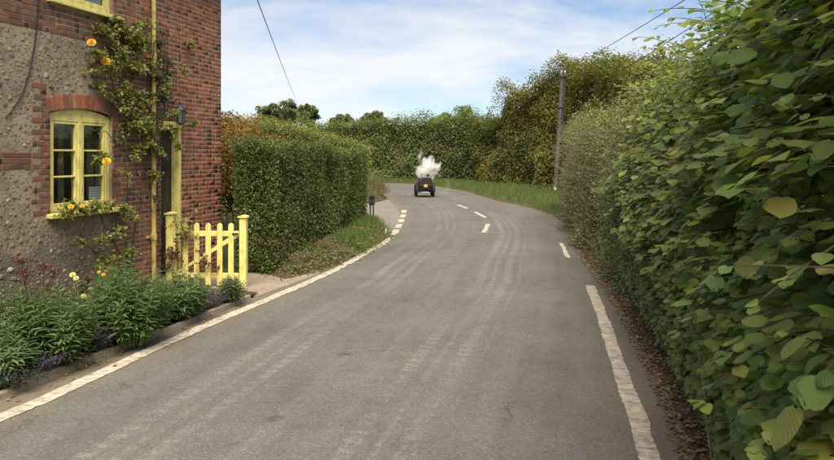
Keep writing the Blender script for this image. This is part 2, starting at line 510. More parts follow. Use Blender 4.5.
M["bark"] = m_plain("bark", (.105, .082, .058), (.050, .040, .030), 14, .9, .1, 0, .6, .01)
M["twig"] = m_plain("twig", (.085, .062, .042), (.045, .034, .025), 18, .9, .1)
M["pale_twig"] = m_plain("dry_pale_twig", (.30, .26, .20), (.19, .16, .12), 18, .85, .1)
M["pole"] = m_plain("weathered_pole", (.125, .115, .095), (.065, .058, .048), 7, .9, .1, 0, .5, .008)
M["cable"] = m_plain("cable_rubber", (.035, .036, .038), None, 5, .6, .2, 0, 0)
M["sign"] = m_plain("sign_back_metal", (.045, .05, .055), (.030, .033, .037), 6, .5, .4)
M["white_post"] = m_plain("marker_white", (.55, .53, .47), (.40, .37, .30), 12)
M["hazel"] = m_leaf("hazel_leaf", [(0.161, 0.222, 0.048), (0.112, 0.170, 0.042), (0.201, 0.258, 0.055), (0.137, 0.197, 0.055), (0.091, 0.149, 0.042), (0.238, 0.277, 0.068), (0.123, 0.184, 0.046), (0.272, 0.296, 0.086), (0.171, 0.214, 0.055), (0.251, 0.234, 0.055), (0.131, 0.193, 0.048)], .45, .46, .34, True)
M["hazel_small"] = m_leaf("hazel_leaf_young", [(0.164, 0.217, 0.047), (0.120, 0.173, 0.040), (0.222, 0.253, 0.066), (0.134, 0.180, 0.047), (0.270, 0.281, 0.087), (0.101, 0.149, 0.034), (0.193, 0.208, 0.060), (0.164, 0.128, 0.044)], .30, .5, .4, False, (.8, (.125, .115, .045), .5))
M["thorn"] = m_leaf("hawthorn_leaf", [(0.156, 0.211, 0.074), (0.110, 0.159, 0.054), (0.212, 0.263, 0.109), (0.176, 0.157, 0.083), (0.139, 0.186, 0.067), (0.240, 0.263, 0.130), (0.184, 0.143, 0.079), (0.114, 0.152, 0.054)], .25, .55, .3, False, (.45, (.135, .100, .058), .45))
M["privet"] = m_leaf("privet_leaf", [(0.078, 0.108, 0.023), (0.059, 0.087, 0.018), (0.106, 0.137, 0.029), (0.068, 0.099, 0.023), (0.128, 0.156, 0.039), (0.061, 0.089, 0.021)], .26, .45, .4, False, (.75, (.125, .120, .040), .45))
M["autumn"] = m_leaf("autumn_leaf", [(0.202, 0.171, 0.034), (0.137, 0.145, 0.031), (0.249, 0.207, 0.037), (0.114, 0.120, 0.026), (0.170, 0.175, 0.040), (0.274, 0.216, 0.036), (0.127, 0.102, 0.026), (0.096, 0.127, 0.026)], .28, .55, .3, False, (.22, (.085, .118, .034), .75))
M["orange"] = m_leaf("orange_leaf", [(.22, .105, .026), (.15, .105, .030), (.27, .12, .022), (.10, .105, .030), (.18, .125, .030), (.30, .15, .035), (.12, .10, .03)], .30, .55, .3, False, (.5, (.10, .10, .03), .7))
M["far_hedge"] = m_leaf("far_hedge_leaf", [(0.131, 0.172, 0.045), (0.101, 0.138, 0.039), (0.166, 0.205, 0.055), (0.115, 0.151, 0.039), (0.203, 0.216, 0.064)], .24, .55, .3, False, (.14, (.080, .088, .032), .6))
M["light_hedge"] = m_leaf("light_hedge_leaf", [(0.174, 0.206, 0.042), (0.140, 0.175, 0.036), (0.215, 0.236, 0.055), (0.157, 0.182, 0.040)], .28, .55, .3)
M["far_tree"] = m_leaf("far_tree_leaf", [(0.114, 0.137, 0.054), (0.089, 0.114, 0.046), (0.148, 0.159, 0.067), (0.173, 0.159, 0.070)], .2, .6, .2)
M["bed_leaf"] = m_leaf("perennial_leaf", [(0.088, 0.137, 0.041), (0.066, 0.109, 0.035), (0.115, 0.168, 0.053), (0.080, 0.124, 0.047), (0.140, 0.194, 0.066), (0.074, 0.115, 0.041)], .25, .45, .4)
M["bed_leaf_pale"] = m_leaf("perennial_leaf_pale", [(0.109, 0.161, 0.059), (0.082, 0.132, 0.053), (0.144, 0.194, 0.082), (0.100, 0.144, 0.056)], .25, .45, .4)
M["rose_leaf"] = m_leaf("rose_leaf", [(0.138, 0.179, 0.033), (0.106, 0.142, 0.027), (0.194, 0.223, 0.041), (0.230, 0.210, 0.046), (0.119, 0.158, 0.033), (0.276, 0.242, 0.048), (0.162, 0.111, 0.035)], .28, .45, .4)
M["dark_creeper"] = m_leaf("dark_creeper_leaf", [(0.048, 0.062, 0.022), (0.070, 0.078, 0.029), (0.084, 0.067, 0.034), (0.039, 0.053, 0.019), (0.105, 0.119, 0.039)], .22, .5, .35)
M["red_leaf"] = m_leaf("red_leaf", [(.14, .034, .020), (.10, .050, .022), (.17, .052, .022), (.075, .055, .022), (.09, .030, .020)], .25, .5, .35)
M["brown_leaf"] = m_leaf("dead_leaf", [(0.203, 0.119, 0.059), (0.142, 0.084, 0.046), (0.270, 0.169, 0.088), (0.115, 0.074, 0.046), (0.338, 0.230, 0.128), (0.176, 0.095, 0.054)], .1, .8, .15)
M["grass"] = m_leaf("grass_blade", [(.095, .150, .030), (.075, .125, .026), (.12, .175, .042), (.085, .13, .03), (.14, .155, .055)], .3, .5, .3)
M["dry_grass"] = m_leaf("dry_grass_blade", [(.16, .125, .060), (.115, .098, .045), (.19, .155, .078), (.10, .105, .04), (.13, .095, .05)], .2, .7, .2)
M["lavender"] = m_leaf("lavender_flower", [(0.072, 0.054, 0.108), (0.055, 0.041, 0.081), (0.093, 0.072, 0.132), (0.064, 0.054, 0.069), (0.051, 0.045, 0.054)], .2, .7, .2, tint=(1, 1, 1))
M["lavender_stem"] = m_leaf("lavender_stem", [(.085, .092, .062), (.070, .076, .056), (.060, .056, .058)], .1, .7, .2)
M["rose_yellow"] = m_leaf("yellow_rose_petal", [(.80, .45, .035), (.86, .53, .06), (.78, .38, .03), (.88, .60, .10)], .25, .55, .3, tint=(1, .9, .6))
M["pale_yellow"] = m_leaf("pale_yellow_petal", [(0.680, 0.640, 0.210), (0.629, 0.607, 0.154), (0.714, 0.672, 0.294)], .2, .6, .2, tint=(1, 1, .8))
M["sedum"] = m_leaf("dark_red_flower", [(0.105, 0.024, 0.027), (0.077, 0.019, 0.024), (0.140, 0.036, 0.036), (0.059, 0.021, 0.021)], .1, .7, .2, tint=(1, .8, .8))

# flint: per-stone colour, white cortex and black breaks
_m, _nt, _p, _o = new_mat("flint")
_c = ramp(_nt, rnd_fac(_nt), [(0, (.30, .26, .20)), (.14, (.085, .075, .065)), (.28, (.27, .235, .18)), (.40, (.20, .17, .13)), (.52, (.06, .056, .055)), (.62, (.46, .42, .36)), (.70, (.25, .20, .15)), (.84, (.13, .105, .085)), (1, (.34, .30, .24))])
_g = _nt.nodes.new("ShaderNodeNewGeometry").outputs["Position"]
_c = mixc(_nt, ramp(_nt, noise(_nt, _g, 34, 5, .75), [(.44, 0.0), (.58, .9)]), _c, (.235, .195, .140))
_nt.links.new(_c, _p.inputs["Base Color"]); _p.inputs["Roughness"].default_value = .6
bump(_nt, _p, noise(_nt, _g, 45, 4), .9, .015)
M["flint"] = _m

# ------------------------------------------------------------------ ribbons on the ground
def interp_poly(pts, step):
    P = np.array(pts, float)
    d = np.r_[0, np.cumsum(np.linalg.norm(np.diff(P, axis=0), axis=1))]
    n = max(2, int(d[-1] / step) + 1)
    t = np.linspace(0, d[-1], n)
    Q = np.column_stack([np.interp(t, d, P[:, i]) for i in range(P.shape[1])])
    for _ in range(3):                       # soften the corners
        Q[1:-1] = .25 * Q[:-2] + .5 * Q[1:-1] + .25 * Q[2:]
    return Q, t

def ribbon(name, pts, width, z, mat, ragged=.0, step=.06, seed=1):
    Q, t = interp_poly(pts, step)
    tan = np.gradient(Q, axis=0); tan /= np.linalg.norm(tan, axis=1)[:, None]
    nrm = np.column_stack([-tan[:, 1], tan[:, 0]])
    r = np.random.default_rng(seed)
    def rag():
        a = r.normal(size=len(t)); b = np.convolve(r.normal(size=len(t)), np.ones(7) / 2.6, 'same')
        return ragged * (a * .55 + b * .8)
    L = Q + nrm * (width / 2 + rag())[:, None]; Rr = Q - nrm * (width / 2 + rag())[:, None]
    n = len(t)
    V = np.zeros((2 * n, 3)); V[:n, :2] = L; V[n:, :2] = Rr; V[:, 2] = z
    F = np.column_stack([np.arange(n, 2*n-1), np.arange(n+1, 2*n), np.arange(1, n), np.arange(0, n-1)])
    uv = np.zeros((2 * n, 2)); uv[:n, 0] = 0; uv[n:, 0] = width; uv[:n, 1] = t; uv[n:, 1] = t
    o = obj(name, np_mesh(name, V, F, mat, uv=uv))
    o["kind"] = "structure"
    return o

def sheet(name, poly, z, mat, kind="structure"):
    me = bpy.data.meshes.new(name)
    me.from_pydata([(p[0], p[1], z) for p in poly], [], [tuple(range(len(poly)))])
    bm = bmesh.new(); bm.from_mesh(me)
    bmesh.ops.triangulate(bm, faces=bm.faces)
    bmesh.ops.recalc_face_normals(bm, faces=bm.faces)
    for f in bm.faces:
        if f.normal.z < 0: f.normal_flip()
    bm.to_mesh(me); bm.free()
    me.materials.append(mat)
    o = obj(name, me); o["kind"] = kind
    return o

# ground: one sheet to the horizon
sheet("ground", [(-1500, -300), (1500, -300), (1500, 2500), (-1500, 2500)], 0.0, M["field"])

def kerbX(Y): return -3.76 + .2895 * (Y - 6.01)
LEFT = [(kerbX(-6), -6), (kerbX(6), 6), (-2.57, 10.19), (-2.32, 11.0), (-1.84, 12.9), (-1.22, 15.3), (-.80, 17.5), (-.66, 18.6), (-.62, 22), (-.62, 25.5), (-1.05, 30), (-1.48, 34.1)]
RIGHT = [(.1, -6), (.65, -3), (2.10, 4.83), (2.42, 6.27), (2.86, 8.7), (3.24, 10.95), (3.72, 14.8), (4.02, 16.5), (4.7, 20), (5.12, 25), (4.75, 28.8), (4.05, 31.9), (3.75, 34.1)]
_l, _r = np.array(LEFT), np.array(RIGHT)
ys = np.arange(-6, 34.2, .4)
LP = np.column_stack([np.interp(ys, _l[:, 1], _l[:, 0]), ys]); RP = np.column_stack([np.interp(ys, _r[:, 1], _r[:, 0]), ys])
tailL = np.array([(-1.48, 34.1), (-1.9, 38), (-2.7, 42), (-4.2, 45.5), (-7, 48), (-12, 49.5), (-25, 51)])
tailR = np.array([(3.75, 34.1), (3.3, 40.75), (1.63, 47.3), (-.16, 52.4), (-4, 55), (-11, 57), (-25, 58)])
tt = np.linspace(0, 6, 50)[1:]
LP = np.vstack([LP, np.column_stack([np.interp(tt, range(7), tailL[:, i]) for i in (0, 1)])])
RP = np.vstack([RP, np.column_stack([np.interp(tt, range(7), tailR[:, i]) for i in (0, 1)])])
for _ in range(4):
    for A in (LP, RP): A[1:-1] = .25 * A[:-2] + .5 * A[1:-1] + .25 * A[2:]
NS, NU = len(LP), 9
V, UV = [], []
mid = (LP + RP) / 2
vv = np.r_[0, np.cumsum(np.linalg.norm(np.diff(mid, axis=0), axis=1))]
for i in range(NS):
    w = np.linalg.norm(RP[i] - LP[i])
    for j in range(NU):
        s = j / (NU - 1); p = LP[i] * (1 - s) + RP[i] * s
        V.append((p[0], p[1], .010 + .05 * (1 - (2 * s - 1) ** 2)))      # a slight camber
        UV.append(((s - .5) * w, vv[i]))
F = [(i*NU+j, i*NU+j+1, (i+1)*NU+j+1, (i+1)*NU+j) for i in range(NS-1) for j in range(NU-1)]
road = obj("road", np_mesh("road", np.array(V), np.array(F), M["asphalt"], uv=np.array(UV), smooth=True))
road["kind"] = "structure"
def road_z(x, y):
    k = np.argmin(np.abs(mid[:, 1] - y))
    w = RP[k] - LP[k]; s = np.dot(np.array((x, y)) - LP[k], w) / np.dot(w, w)
    s = min(1, max(0, s)); return .010 + .05 * (1 - (2 * s - 1) ** 2)

def line_on_road(name, pts, width, ragged, seed):
    o = ribbon(name, pts, width, 0, M["line"], ragged, .05, seed)
    me = o.data
    for v in me.vertices: v.co.z = road_z(v.co.x, v.co.y) + .006
    return o

line_on_road("edge_line", [(-4.3, 2.2), G(0, 421), G(50, 400), G(100, 376.5), G(150, 352.5), G(200, 330), G(250, 308.5), G(300, 287.5), G(340, 269), G(365, 254), G(380, 246), G(391, 238.5)], .18, .006, 3)
line_on_road("edge_line", [(1.38, 2.4), G(648, 460), G(638, 420), G(626, 390), G(613, 350), G(603, 320), G(590, 287)], .15, .006, 4)
line_on_road("edge_line", [G(568.5, 259), G(560.5, 244)], .10, .010, 5)
for i, (a, b) in enumerate([((393.5, 235.5), (396.5, 230)), ((397.5, 228.5), (399.5, 224.5)), ((400.3, 223), (402, 219.5)), ((402.5, 218), (403.5, 215)), ((403.8, 213.5), (404.2, 210.5))]):
    line_on_road("give_way_line", [G(*a), G(*b)], .19, .012, 10 + i)
for i, (a, b) in enumerate([((484, 235), (488, 226)), ((475, 213.5), (485.5, 219.5)), ((458, 206.2), (467.5, 210.2))]):
    line_on_road("centre_line", [G(*a), G(*b)], .14, .010, 20 + i)

sheet("side_lane", [(-.5, 18.7), (-.5, 33.5), (-1.5, 33.8), (-2.1, 30.6), (-4, 31.4), (-9, 34), (-16, 38), (-16, 31), (-6, 27), (-2.6, 24.2), (-1.5, 22.0), (-1.05, 19.8)], .005, M["track"])
sheet("garden_path", [(-2.50, 10.35), (-1.75, 12.6), (-2.6, 12.4), (-3.2, 12.6), (-4.2, 12.2), (-6, 13), (-6, 11.6), (-4.1, 11.0), (-3.0, 10.6)], .016, M["path"])

# verge: raised strips of soil as height fields
def strip_mound(name, face, back, hgt, mat, seed, kind="structure", nw=9, step=.25, rough=.04):
    """mound between two polylines (road side, far side); hgt = height at the far side"""
    A, _ = interp_poly(face, step); n = len(A)
    B0 = np.array(back, float); d = np.r_[0, np.cumsum(np.linalg.norm(np.diff(B0, axis=0), axis=1))]
    B = np.column_stack([np.interp(np.linspace(0, d[-1], n), d, B0[:, i]) for i in (0, 1)])
    nz = Noise(seed, 8, .5, 3)
    V = []
    for i in range(n):
        e = min(1, i / 3, (n - 1 - i) / 3)
        for j in range(nw):
            s = j / (nw - 1); p = A[i] * (1 - s) + B[i] * s
            h = hgt * math.sin(min(1, s * 1.25) * math.pi / 2) * e
            V.append([p[0], p[1], h])
    V = np.array(V); V[:, 2] += rough * nz(V) * (V[:, 2] / max(hgt, .01)); V[:, 2] = np.maximum(V[:, 2], 0) + .012
    F = [(i*nw+j, i*nw+j+1, (i+1)*nw+j+1, (i+1)*nw+j) for i in range(n-1) for j in range(nw-1)]
    o = obj(name, np_mesh(name, V, np.array(F), mat, smooth=True)); o["kind"] = kind
    return o, V

hedge_verge, HV = strip_mound("verge_bank", [(-2.35, 11.75), (-1.72, 12.9), (-1.16, 15.3), (-.82, 17.5), (-.78, 18.7), (-1.0, 19.9), (-1.5, 22.2)], [(-2.95, 12.6), (-2.55, 13.4), (-2.1, 16), (-1.75, 19), (-1.65, 20), (-1.65, 21), (-1.75, 22.2)], .24, M["verge_soil"], 31)
right_verge, RV = strip_mound("verge_bank", [(.35, -4), (.85, -1.5), (2.02, 4.83), (2.34, 6.27), (2.78, 8.7), (3.16, 10.95), (3.64, 14.8), (3.94, 16.5), (4.6, 20), (5.05, 25), (4.7, 28.8), (4.0, 31.9), (3.5, 36), (3.05, 40.75), (1.6, 47), (.2, 51)],
    [(2.5, -4), (3, -1.5), (4.0, 4.83), (4.4, 6.27), (4.8, 8.7), (5.2, 10.95), (5.7, 14.8), (6.1, 16.5), (6.9, 20), (9.0, 27), (9.5, 33), (9, 38), (7.8, 42), (6.2, 46), (4.6, 49.5), (3, 52.5)], .20, M["verge_soil"], 32, nw=12)
far_verge, FV = strip_mound("verge_bank", [(3, 49), (1, 51.5), (-.2, 53), (-4, 55.5), (-11, 57.5), (-24, 58.5)], [(5, 50.5), (2.6, 53), (1, 54.8), (-4, 57.5), (-11, 59.5), (-24, 60.5)], .16, M["verge_soil"], 33)
# dry bank on the far side of the side lane
bank, BV = strip_mound("lane_bank", [(-9, 34.5), (-4, 32.4), (-2.3, 31.6), (-1.62, 33.0), (-1.65, 35), (-2.05, 38), (-2.9, 42), (-4.6, 45.6), (-9, 48)], [(-9, 36.5), (-5, 35.2), (-3.6, 35.0), (-3.2, 35.6), (-3.2, 36.5), (-3.5, 38), (-4.2, 41), (-6, 43), (-9.5, 45)], 1.0, M["verge_soil"], 34, nw=8)

# flower bed soil and its edging
bed_poly = [(kerbX(2) - .04, 2), (kerbX(10.15) - .04, 10.15), (-3.05, 10.75), (-4.25, 10.95), (-6.6, 2.0)]
def bed_sheet():
    V, F = [], []
    nY, nX = 60, 8
    nz = Noise(40, 8, .8, 3)
    for i in range(nY):
        Y = 2 + (10.55 - 2) * i / (nY - 1)
        xr = kerbX(Y) - .05; xl = -4.3 + .271 * (Y - 10.8) + .0
        for j in range(nX):
            s = j / (nX - 1); V.append((xr + (xl - xr) * s, Y, .05 + .10 * math.sin(s * math.pi * .6)))
    V = np.array(V); V[:, 2] += .02 * nz(V)
    F = [(i*nX+j, (i+1)*nX+j, (i+1)*nX+j+1, i*nX+j+1) for i in range(nY-1) for j in range(nX-1)]
    o = obj("flower_bed_soil", np_mesh("flower_bed_soil", V, np.array(F), M["soil"], smooth=True)); o["kind"] = "structure"
bed_sheet()
mb = MB()
Yk = 2.0
while Yk < 10.1:
    L = .9 + random.uniform(-.05, .05)
    Y1 = min(Yk + L - .012, 10.17)
    j = random.uniform(-.008, .008)
    h = .085 + random.uniform(-.012, .012)
    mb.add([(kerbX(Yk)-.04+j, Yk, -.02), (kerbX(Yk)+.04+j, Yk, -.02), (kerbX(Y1)+.04+j, Y1, -.02), (kerbX(Y1)-.04+j, Y1, -.02),
            (kerbX(Yk)-.035+j, Yk, h), (kerbX(Yk)+.033+j, Yk, h), (kerbX(Y1)+.033+j, Y1, h), (kerbX(Y1)-.035+j, Y1, h)],
           [(0,3,2,1),(4,5,6,7),(0,1,5,4),(1,2,6,5),(2,3,7,6),(3,0,4,7)])
    Yk += L
mb.build("bed_kerb", M["kerb"], bevel=.012)["kind"] = "structure"

# ------------------------------------------------------------------ leaf scatter
def frames(n, a):
    n = n / (np.linalg.norm(n, axis=1)[:, None] + 1e-9)
    x = a - (a * n).sum(1)[:, None] * n
    x /= (np.linalg.norm(x, axis=1)[:, None] + 1e-9)
    return x, np.cross(n, x), n

T_DIAMOND = (np.array([(0,0,0), (.45,.30,.10), (1,0,-.06), (.45,-.30,.10)], float), np.array([(0,3,2),(0,2,1)]))
T_BLADE = (np.array([(0,0,0), (.35,.5,.05), (.35,-.5,.05), (.72,.42,.0), (.72,-.42,.0), (1,0,-.12)], float), np.array([(0,2,1),(1,2,4),(1,4,3),(3,4,5)]))
T_GRASS = (np.array([(0,.5,0), (0,-.5,0), (.55,.35,.10), (.55,-.35,.10), (1,0,.34)], float), np.array([(0,1,3),(0,3,2),(2,3,4)]))
T_OVAL = (np.array([(0,0,0), (.25,.27,.07), (.25,-.27,.07), (.62,.28,.05), (.62,-.28,.05), (1,0,-.10), (.45,0,-.02)], float), np.array([(0,2,6),(0,6,1),(6,2,4),(6,4,5),(6,5,3),(6,3,1)]))

def hazel_template(seed, ns=7):
    r = np.random.default_rng(seed)
    prof = [(.0, .10), (.10, .36), (.28, .50), (.50, .51), (.72, .40), (.88, .20), (1.0, .0)]
    if ns == 5: prof = [(.0, .14), (.18, .46), (.50, .51), (.80, .30), (1.0, 0)]
    V, UVs = [], []
    dr, fold = r.uniform(.10, .34), r.uniform(.02, .20)
    tw = r.uniform(-.15, .15)
    for k, (x, w) in enumerate(prof):
        z0 = -dr * x * x + .05 * math.sin(x * 5 + seed)
        for s in (-1, -.5, 0, .5, 1):
            ww = w * (1 + r.uniform(-.10, .10)) if abs(s) == 1 else w
            y = ww * s
            z = z0 + fold * abs(y) * 1.1 - .22 * y * y + tw * y * x + r.uniform(-.012, .012)
            xx = x - (.06 if abs(s) == 1 and k < 2 else 0)
            V.append((xx, y, z)); UVs.append((x, s))
    F = []
    for k in range(len(prof) - 1):
        for j in range(4):
            a = k*5+j; b = a+1; c = a+6; d = a+5
            F += [(a, d, c), (a, c, b)] if k < len(prof) - 2 else [(a, c, b)]
    if seed % 4 == 2:                       # an eaten leaf: a few faces gone
        drop = set(r.choice(len(F), 3, replace=False)); F = [f for i, f in enumerate(F) if i not in drop]
    return np.array(V), np.array(F), np.array(UVs)

def scatter(name, tmpl, P, N, A, S, W, mat, parent=None, rnd=None, uv=None, smooth=False, wscale=1.0):
    """leaves at P, normals N, directions A, lengths S, width factors W -> ONE object"""
    P = np.asarray(P, float); n = len(P)
    T, TF = tmpl[0], tmpl[1]
    x, y, z = frames(np.asarray(N, float), np.asarray(A, float))
    S = np.asarray(S, float)[:, None]; W = np.asarray(W, float)[:, None] if np.ndim(W) else np.full((n, 1), float(W))
    loc = T[None, :, :]
    V = P[:, None, :] + (S * 1.0)[:, :, None] * (loc[..., 0:1] * x[:, None, :]) + (S * W)[:, :, None] * (loc[..., 1:2] * y[:, None, :]) + S[:, :, None] * (loc[..., 2:3] * z[:, None, :])
    nv = len(T)
    Fo = (TF[None] + (np.arange(n) * nv)[:, None, None]).reshape(-1, TF.shape[1])
    if rnd is None: rnd = RNG.random(n)
    rv = np.repeat(rnd, nv)
    uvv = np.tile(tmpl[2], (n, 1)) if uv else None
    V = V.reshape(-1, 3)
    if parent is not None: V = V - np.array(parent.location)
    return obj(name, np_mesh(name, V, Fo, mat, rnd=rv, uv=uvv, smooth=smooth), parent)

def rand_unit(n):
    v = RNG.normal(size=(n, 3)); return v / np.linalg.norm(v, axis=1)[:, None]

UP = np.array((0, 0, 1.0))

# ------------------------------------------------------------------ hedges along a line
def hedge_line(t, face, height, depth, n, leaf, mat, seed, side=1, lean=.0, rough=.3, nfreq=.6, bottom=.0, top_rough=.3, tmpl=T_DIAMOND, W=1.0,
               topround=.25, part="foliage", sprout=.0, hole=.0, core_mat=None, core_in=.28, inner=.35, two_sided=False, leaf_fn=None, ends=True):
    """foliage between a face polyline and a parallel line `depth` behind it. side=+1: body lies to the right of the direction of travel.
    height: function of arc fraction or number"""
    Q, tl = interp_poly(face, .1)
    tan = np.gradient(Q, axis=0); tan /= np.linalg.norm(tan, axis=1)[:, None]
    nrm = side * np.column_stack([tan[:, 1], -tan[:, 0]])             # into the hedge
    H = height if callable(height) else (lambda s: np.full_like(s, height))
    L = tl[-1]
    nzA, nzB = Noise(seed, 12, nfreq, 3), Noise(seed + 1, 10, nfreq * .7, 3)
    hm = float(np.mean(H(np.linspace(0, 1, 20))))
    af, at, ae = L * hm, L * depth * .8, depth * hm * 1.9
    if not ends: ae = 0
    tot = af * (2 if two_sided else 1) + at + 2 * ae
    kind = RNG.random(n) * tot
    s = RNG.random(n); u = RNG.random(n); w = np.zeros(n); outn = np.zeros((n, 3))
    idx = np.clip((s * (len(Q) - 1)).astype(int), 0, len(Q) - 1)
    top = (kind > af * (2 if two_sided else 1)) & (kind <= af * (2 if two_sided else 1) + at)
    e0 = (kind > tot - 2 * ae) & (kind <= tot - ae); e1 = kind > tot - ae
    front = ~(top | e0 | e1)
    backf = front & two_sided & (kind > af)
    s[e0] = 0; s[e1] = 1
    s = np.clip(s, 0, 1); idx = np.clip((s * (len(Q) - 1)).astype(int), 0, len(Q) - 1)
    h = H(s)
    z = bottom + u * (h - bottom); w = np.zeros(n)
    w[top] = RNG.random(top.sum()) * depth; z[top] = h[top]
    w[e0 | e1] = RNG.random((e0 | e1).sum()) * depth
    w[backf] = depth
    nn = nrm[idx]; tt_ = tan[idx]
    outn[front, :2] = -nn[front]; outn[backf, :2] = nn[backf]
    outn[top, 2] = 1
    outn[e0, :2] = -tt_[e0]; outn[e1, :2] = tt_[e1]
    # rounded shoulders
    k = np.clip((z / h - (1 - topround)) / topround, 0, 1)
    base = np.zeros((n, 3)); base[:, :2] = Q[idx] + nn * w[:, None]; base[:, 2] = z
    inward = np.zeros((n, 3)); inward[:, :2] = nn
    base[front] += inward[front] * (k[front] ** 2 * topround * .8 + lean * (z[front] / h[front]))[:, None] * (np.where(backf[front], -1, 1))[:, None]
    disp = rough * nzA(base * np.array((1, 1, 1.2)))
    dep = -np.abs(RNG.normal(size=n)) * inner
    dep[top] *= 2.0
    deep = RNG.random(n) < .22
    dep[deep] *= 2.2
    P = base + outn * (disp + dep)[:, None]
    P[top, 2] += top_rough * nzB(base[top] * 1.7)
    P += RNG.normal(size=(n, 3)) * leaf * .8
    if sprout > 0:
        sp = top & (RNG.random(n) < .25)
        P[sp, 2] += np.abs(RNG.normal(size=sp.sum())) * sprout
    if hole > 0:
        keep = nzB(P * np.array((1.6, 1.6, 1.6))) < (1.0 - hole)
        keep |= RNG.random(n) < .25
    else:
        keep = np.ones(n, bool)
    keep &= P[:, 2] > .02
    P, outn = P[keep], outn[keep]; m = len(P)
    Nn = outn * .55 + UP * .55 + rand_unit(m) * .75
    A = rand_unit(m) * .9 + outn * .45 - UP * .30
    o = scatter(part, tmpl, P, Nn, A, leaf * RNG.uniform(.6, 1.35, m), W, mat, t)
    if core_mat:
        # solid dark core added to stop light passing through the hedge
        ns = max(6, int(L / .8)); nvv = 7
        V = []
        for i in range(ns):
            f = i / (ns - 1); ii = int(f * (len(Q) - 1)); hh = float(H(np.array([f]))[0])
            f2 = min(max(f, core_in / L * 1.8), 1 - core_in / L * 1.8); ii = int(f2 * (len(Q) - 1))
            prof = [(core_in, max(bottom, .02)), (core_in, hh * .45), (core_in + lean * .8, hh - core_in * 1.3), (depth * .5, hh - core_in * .75), (depth - core_in, hh - core_in * 1.3), (depth - core_in, hh * .45), (depth - core_in, max(bottom, .02))]
            for (ww, zz) in prof:
                p = Q[ii] + nrm[ii] * ww; V.append((p[0], p[1], zz))
        V = np.array(V); V += (RNG.normal(size=V.shape) * .05) * np.array((1, 1, .6)); V[:, 2] = np.maximum(V[:, 2], .015)
        F = [(i*nvv+j, i*nvv+(j+1) % nvv, (i+1)*nvv+(j+1) % nvv, (i+1)*nvv+j) for i in range(ns-1) for j in range(nvv)]
        mbx = MB(); mbx.add([tuple(v - np.array(t.location)) for v in V], F + [tuple(range(nvv)), tuple((ns-1)*nvv + j for j in range(nvv))])
        mbx.build("dark_core", core_mat, t)
    return o, P

def twigs(t, part, starts, mat, L=(.6, 1.6), r0=.006, dirs=None, curve=.25, n=4, seg=5):
    mb = MB()
    for i, p in enumerate(starts):
        p = Vector(p); d = Vector(dirs[i]).normalized() if dirs is not None else Vector(rand_unit(1)[0])
        ln = random.uniform(*L); pts = [p.copy()]; rr = [r0]
        for k in range(seg):
            d = (d + Vector(rand_unit(1)[0]) * curve).normalized(); p = p + d * ln / seg; pts.append(p.copy()); rr.append(r0 * (1 - .8 * (k + 1) / seg))
        mb.tube([q - Vector(t.location) for q in pts], rr, n)
    return mb.build(part, mat, t)

# ------------------------------------------------------------------ the cottage (local axes: x along the wall towards the camera, y out of the wall, z up)
CX, CY = -4.3 + .271 * (12.79 - 10.8), 12.79
_D = np.array((-.2616, -.9652)); _N = np.array((.9652, -.2616))
def HW(u, v, z): return (CX + u * _D[0] + v * _N[0], CY + u * _D[1] + v * _N[1], z)
def wall_px(x, y, v=0.0):
    """photo pixel -> (u, v, z) on the plane v in front of the wall"""
    d = np.array(((x - 417) / FPX, 1.0, -(y - HORIZON) / FPX))
    c = np.array((CX, CY))
    k = (c @ _N + v) / (d[:2] @ _N)
    p = d[:2] * k - c
    return (p @ _D, v, CAM_H + d[2] * k)

cott = thing("cottage", "flint and red brick cottage with yellow painted windows beside the road", "cottage", (CX, CY, 0), math.atan2(_D[1], _D[0]))
W1 = (2.97, 4.13, 1.45, 2.86)
W2 = (2.95, 4.13, 4.30, 5.40)
DR = (1.28, 1.82, .12, 2.78)
# wall shell: boxes round the openings
mb = MB()
ub = [0, DR[0], DR[1], W1[0], W1[1], 9.0]
# columns by u, each with its own list of solid z ranges
mb.box(0, DR[0], -.30, 0, 0, 5.8)
mb.box(DR[0], DR[1], -.30, 0, -.05, DR[2]); mb.box(DR[0], DR[1], -.30, 0, DR[3], 5.8)
mb.box(DR[1], W1[0], -.30, 0, 0, 5.8)
mb.box(W1[0], W1[1], -.30, 0, 0, W1[2]); mb.box(W1[0], W1[1], -.30, 0, W1[3], W2[2]); mb.box(W1[0], W1[1], -.30, 0, W2[3], 5.8)
mb.box(W1[1], 9.0, -.30, 0, 0, 5.8)
mb.box(0, .30, -5.2, -.302, 0, 5.8); mb.box(8.7, 9.0, -5.2, -.302, 0, 5.8); mb.box(.302, 8.698, -5.2, -4.9, 0, 5.8)
wall = mb.build("wall", M["mortar"], cott)
mb = MB(); mb.box(.31, 8.69, -4.89, -.31, .05, .12); mb.box(.31, 8.69, -4.89, -.31, 3.0, 3.2); mb.box(.31, 8.69, -4.89, -.31, 5.6, 5.75); mb.box(2.2, 2.3, -4.89, -.31, .121, 2.99)
mb.build("inner_floor", M["plaster"], cott)
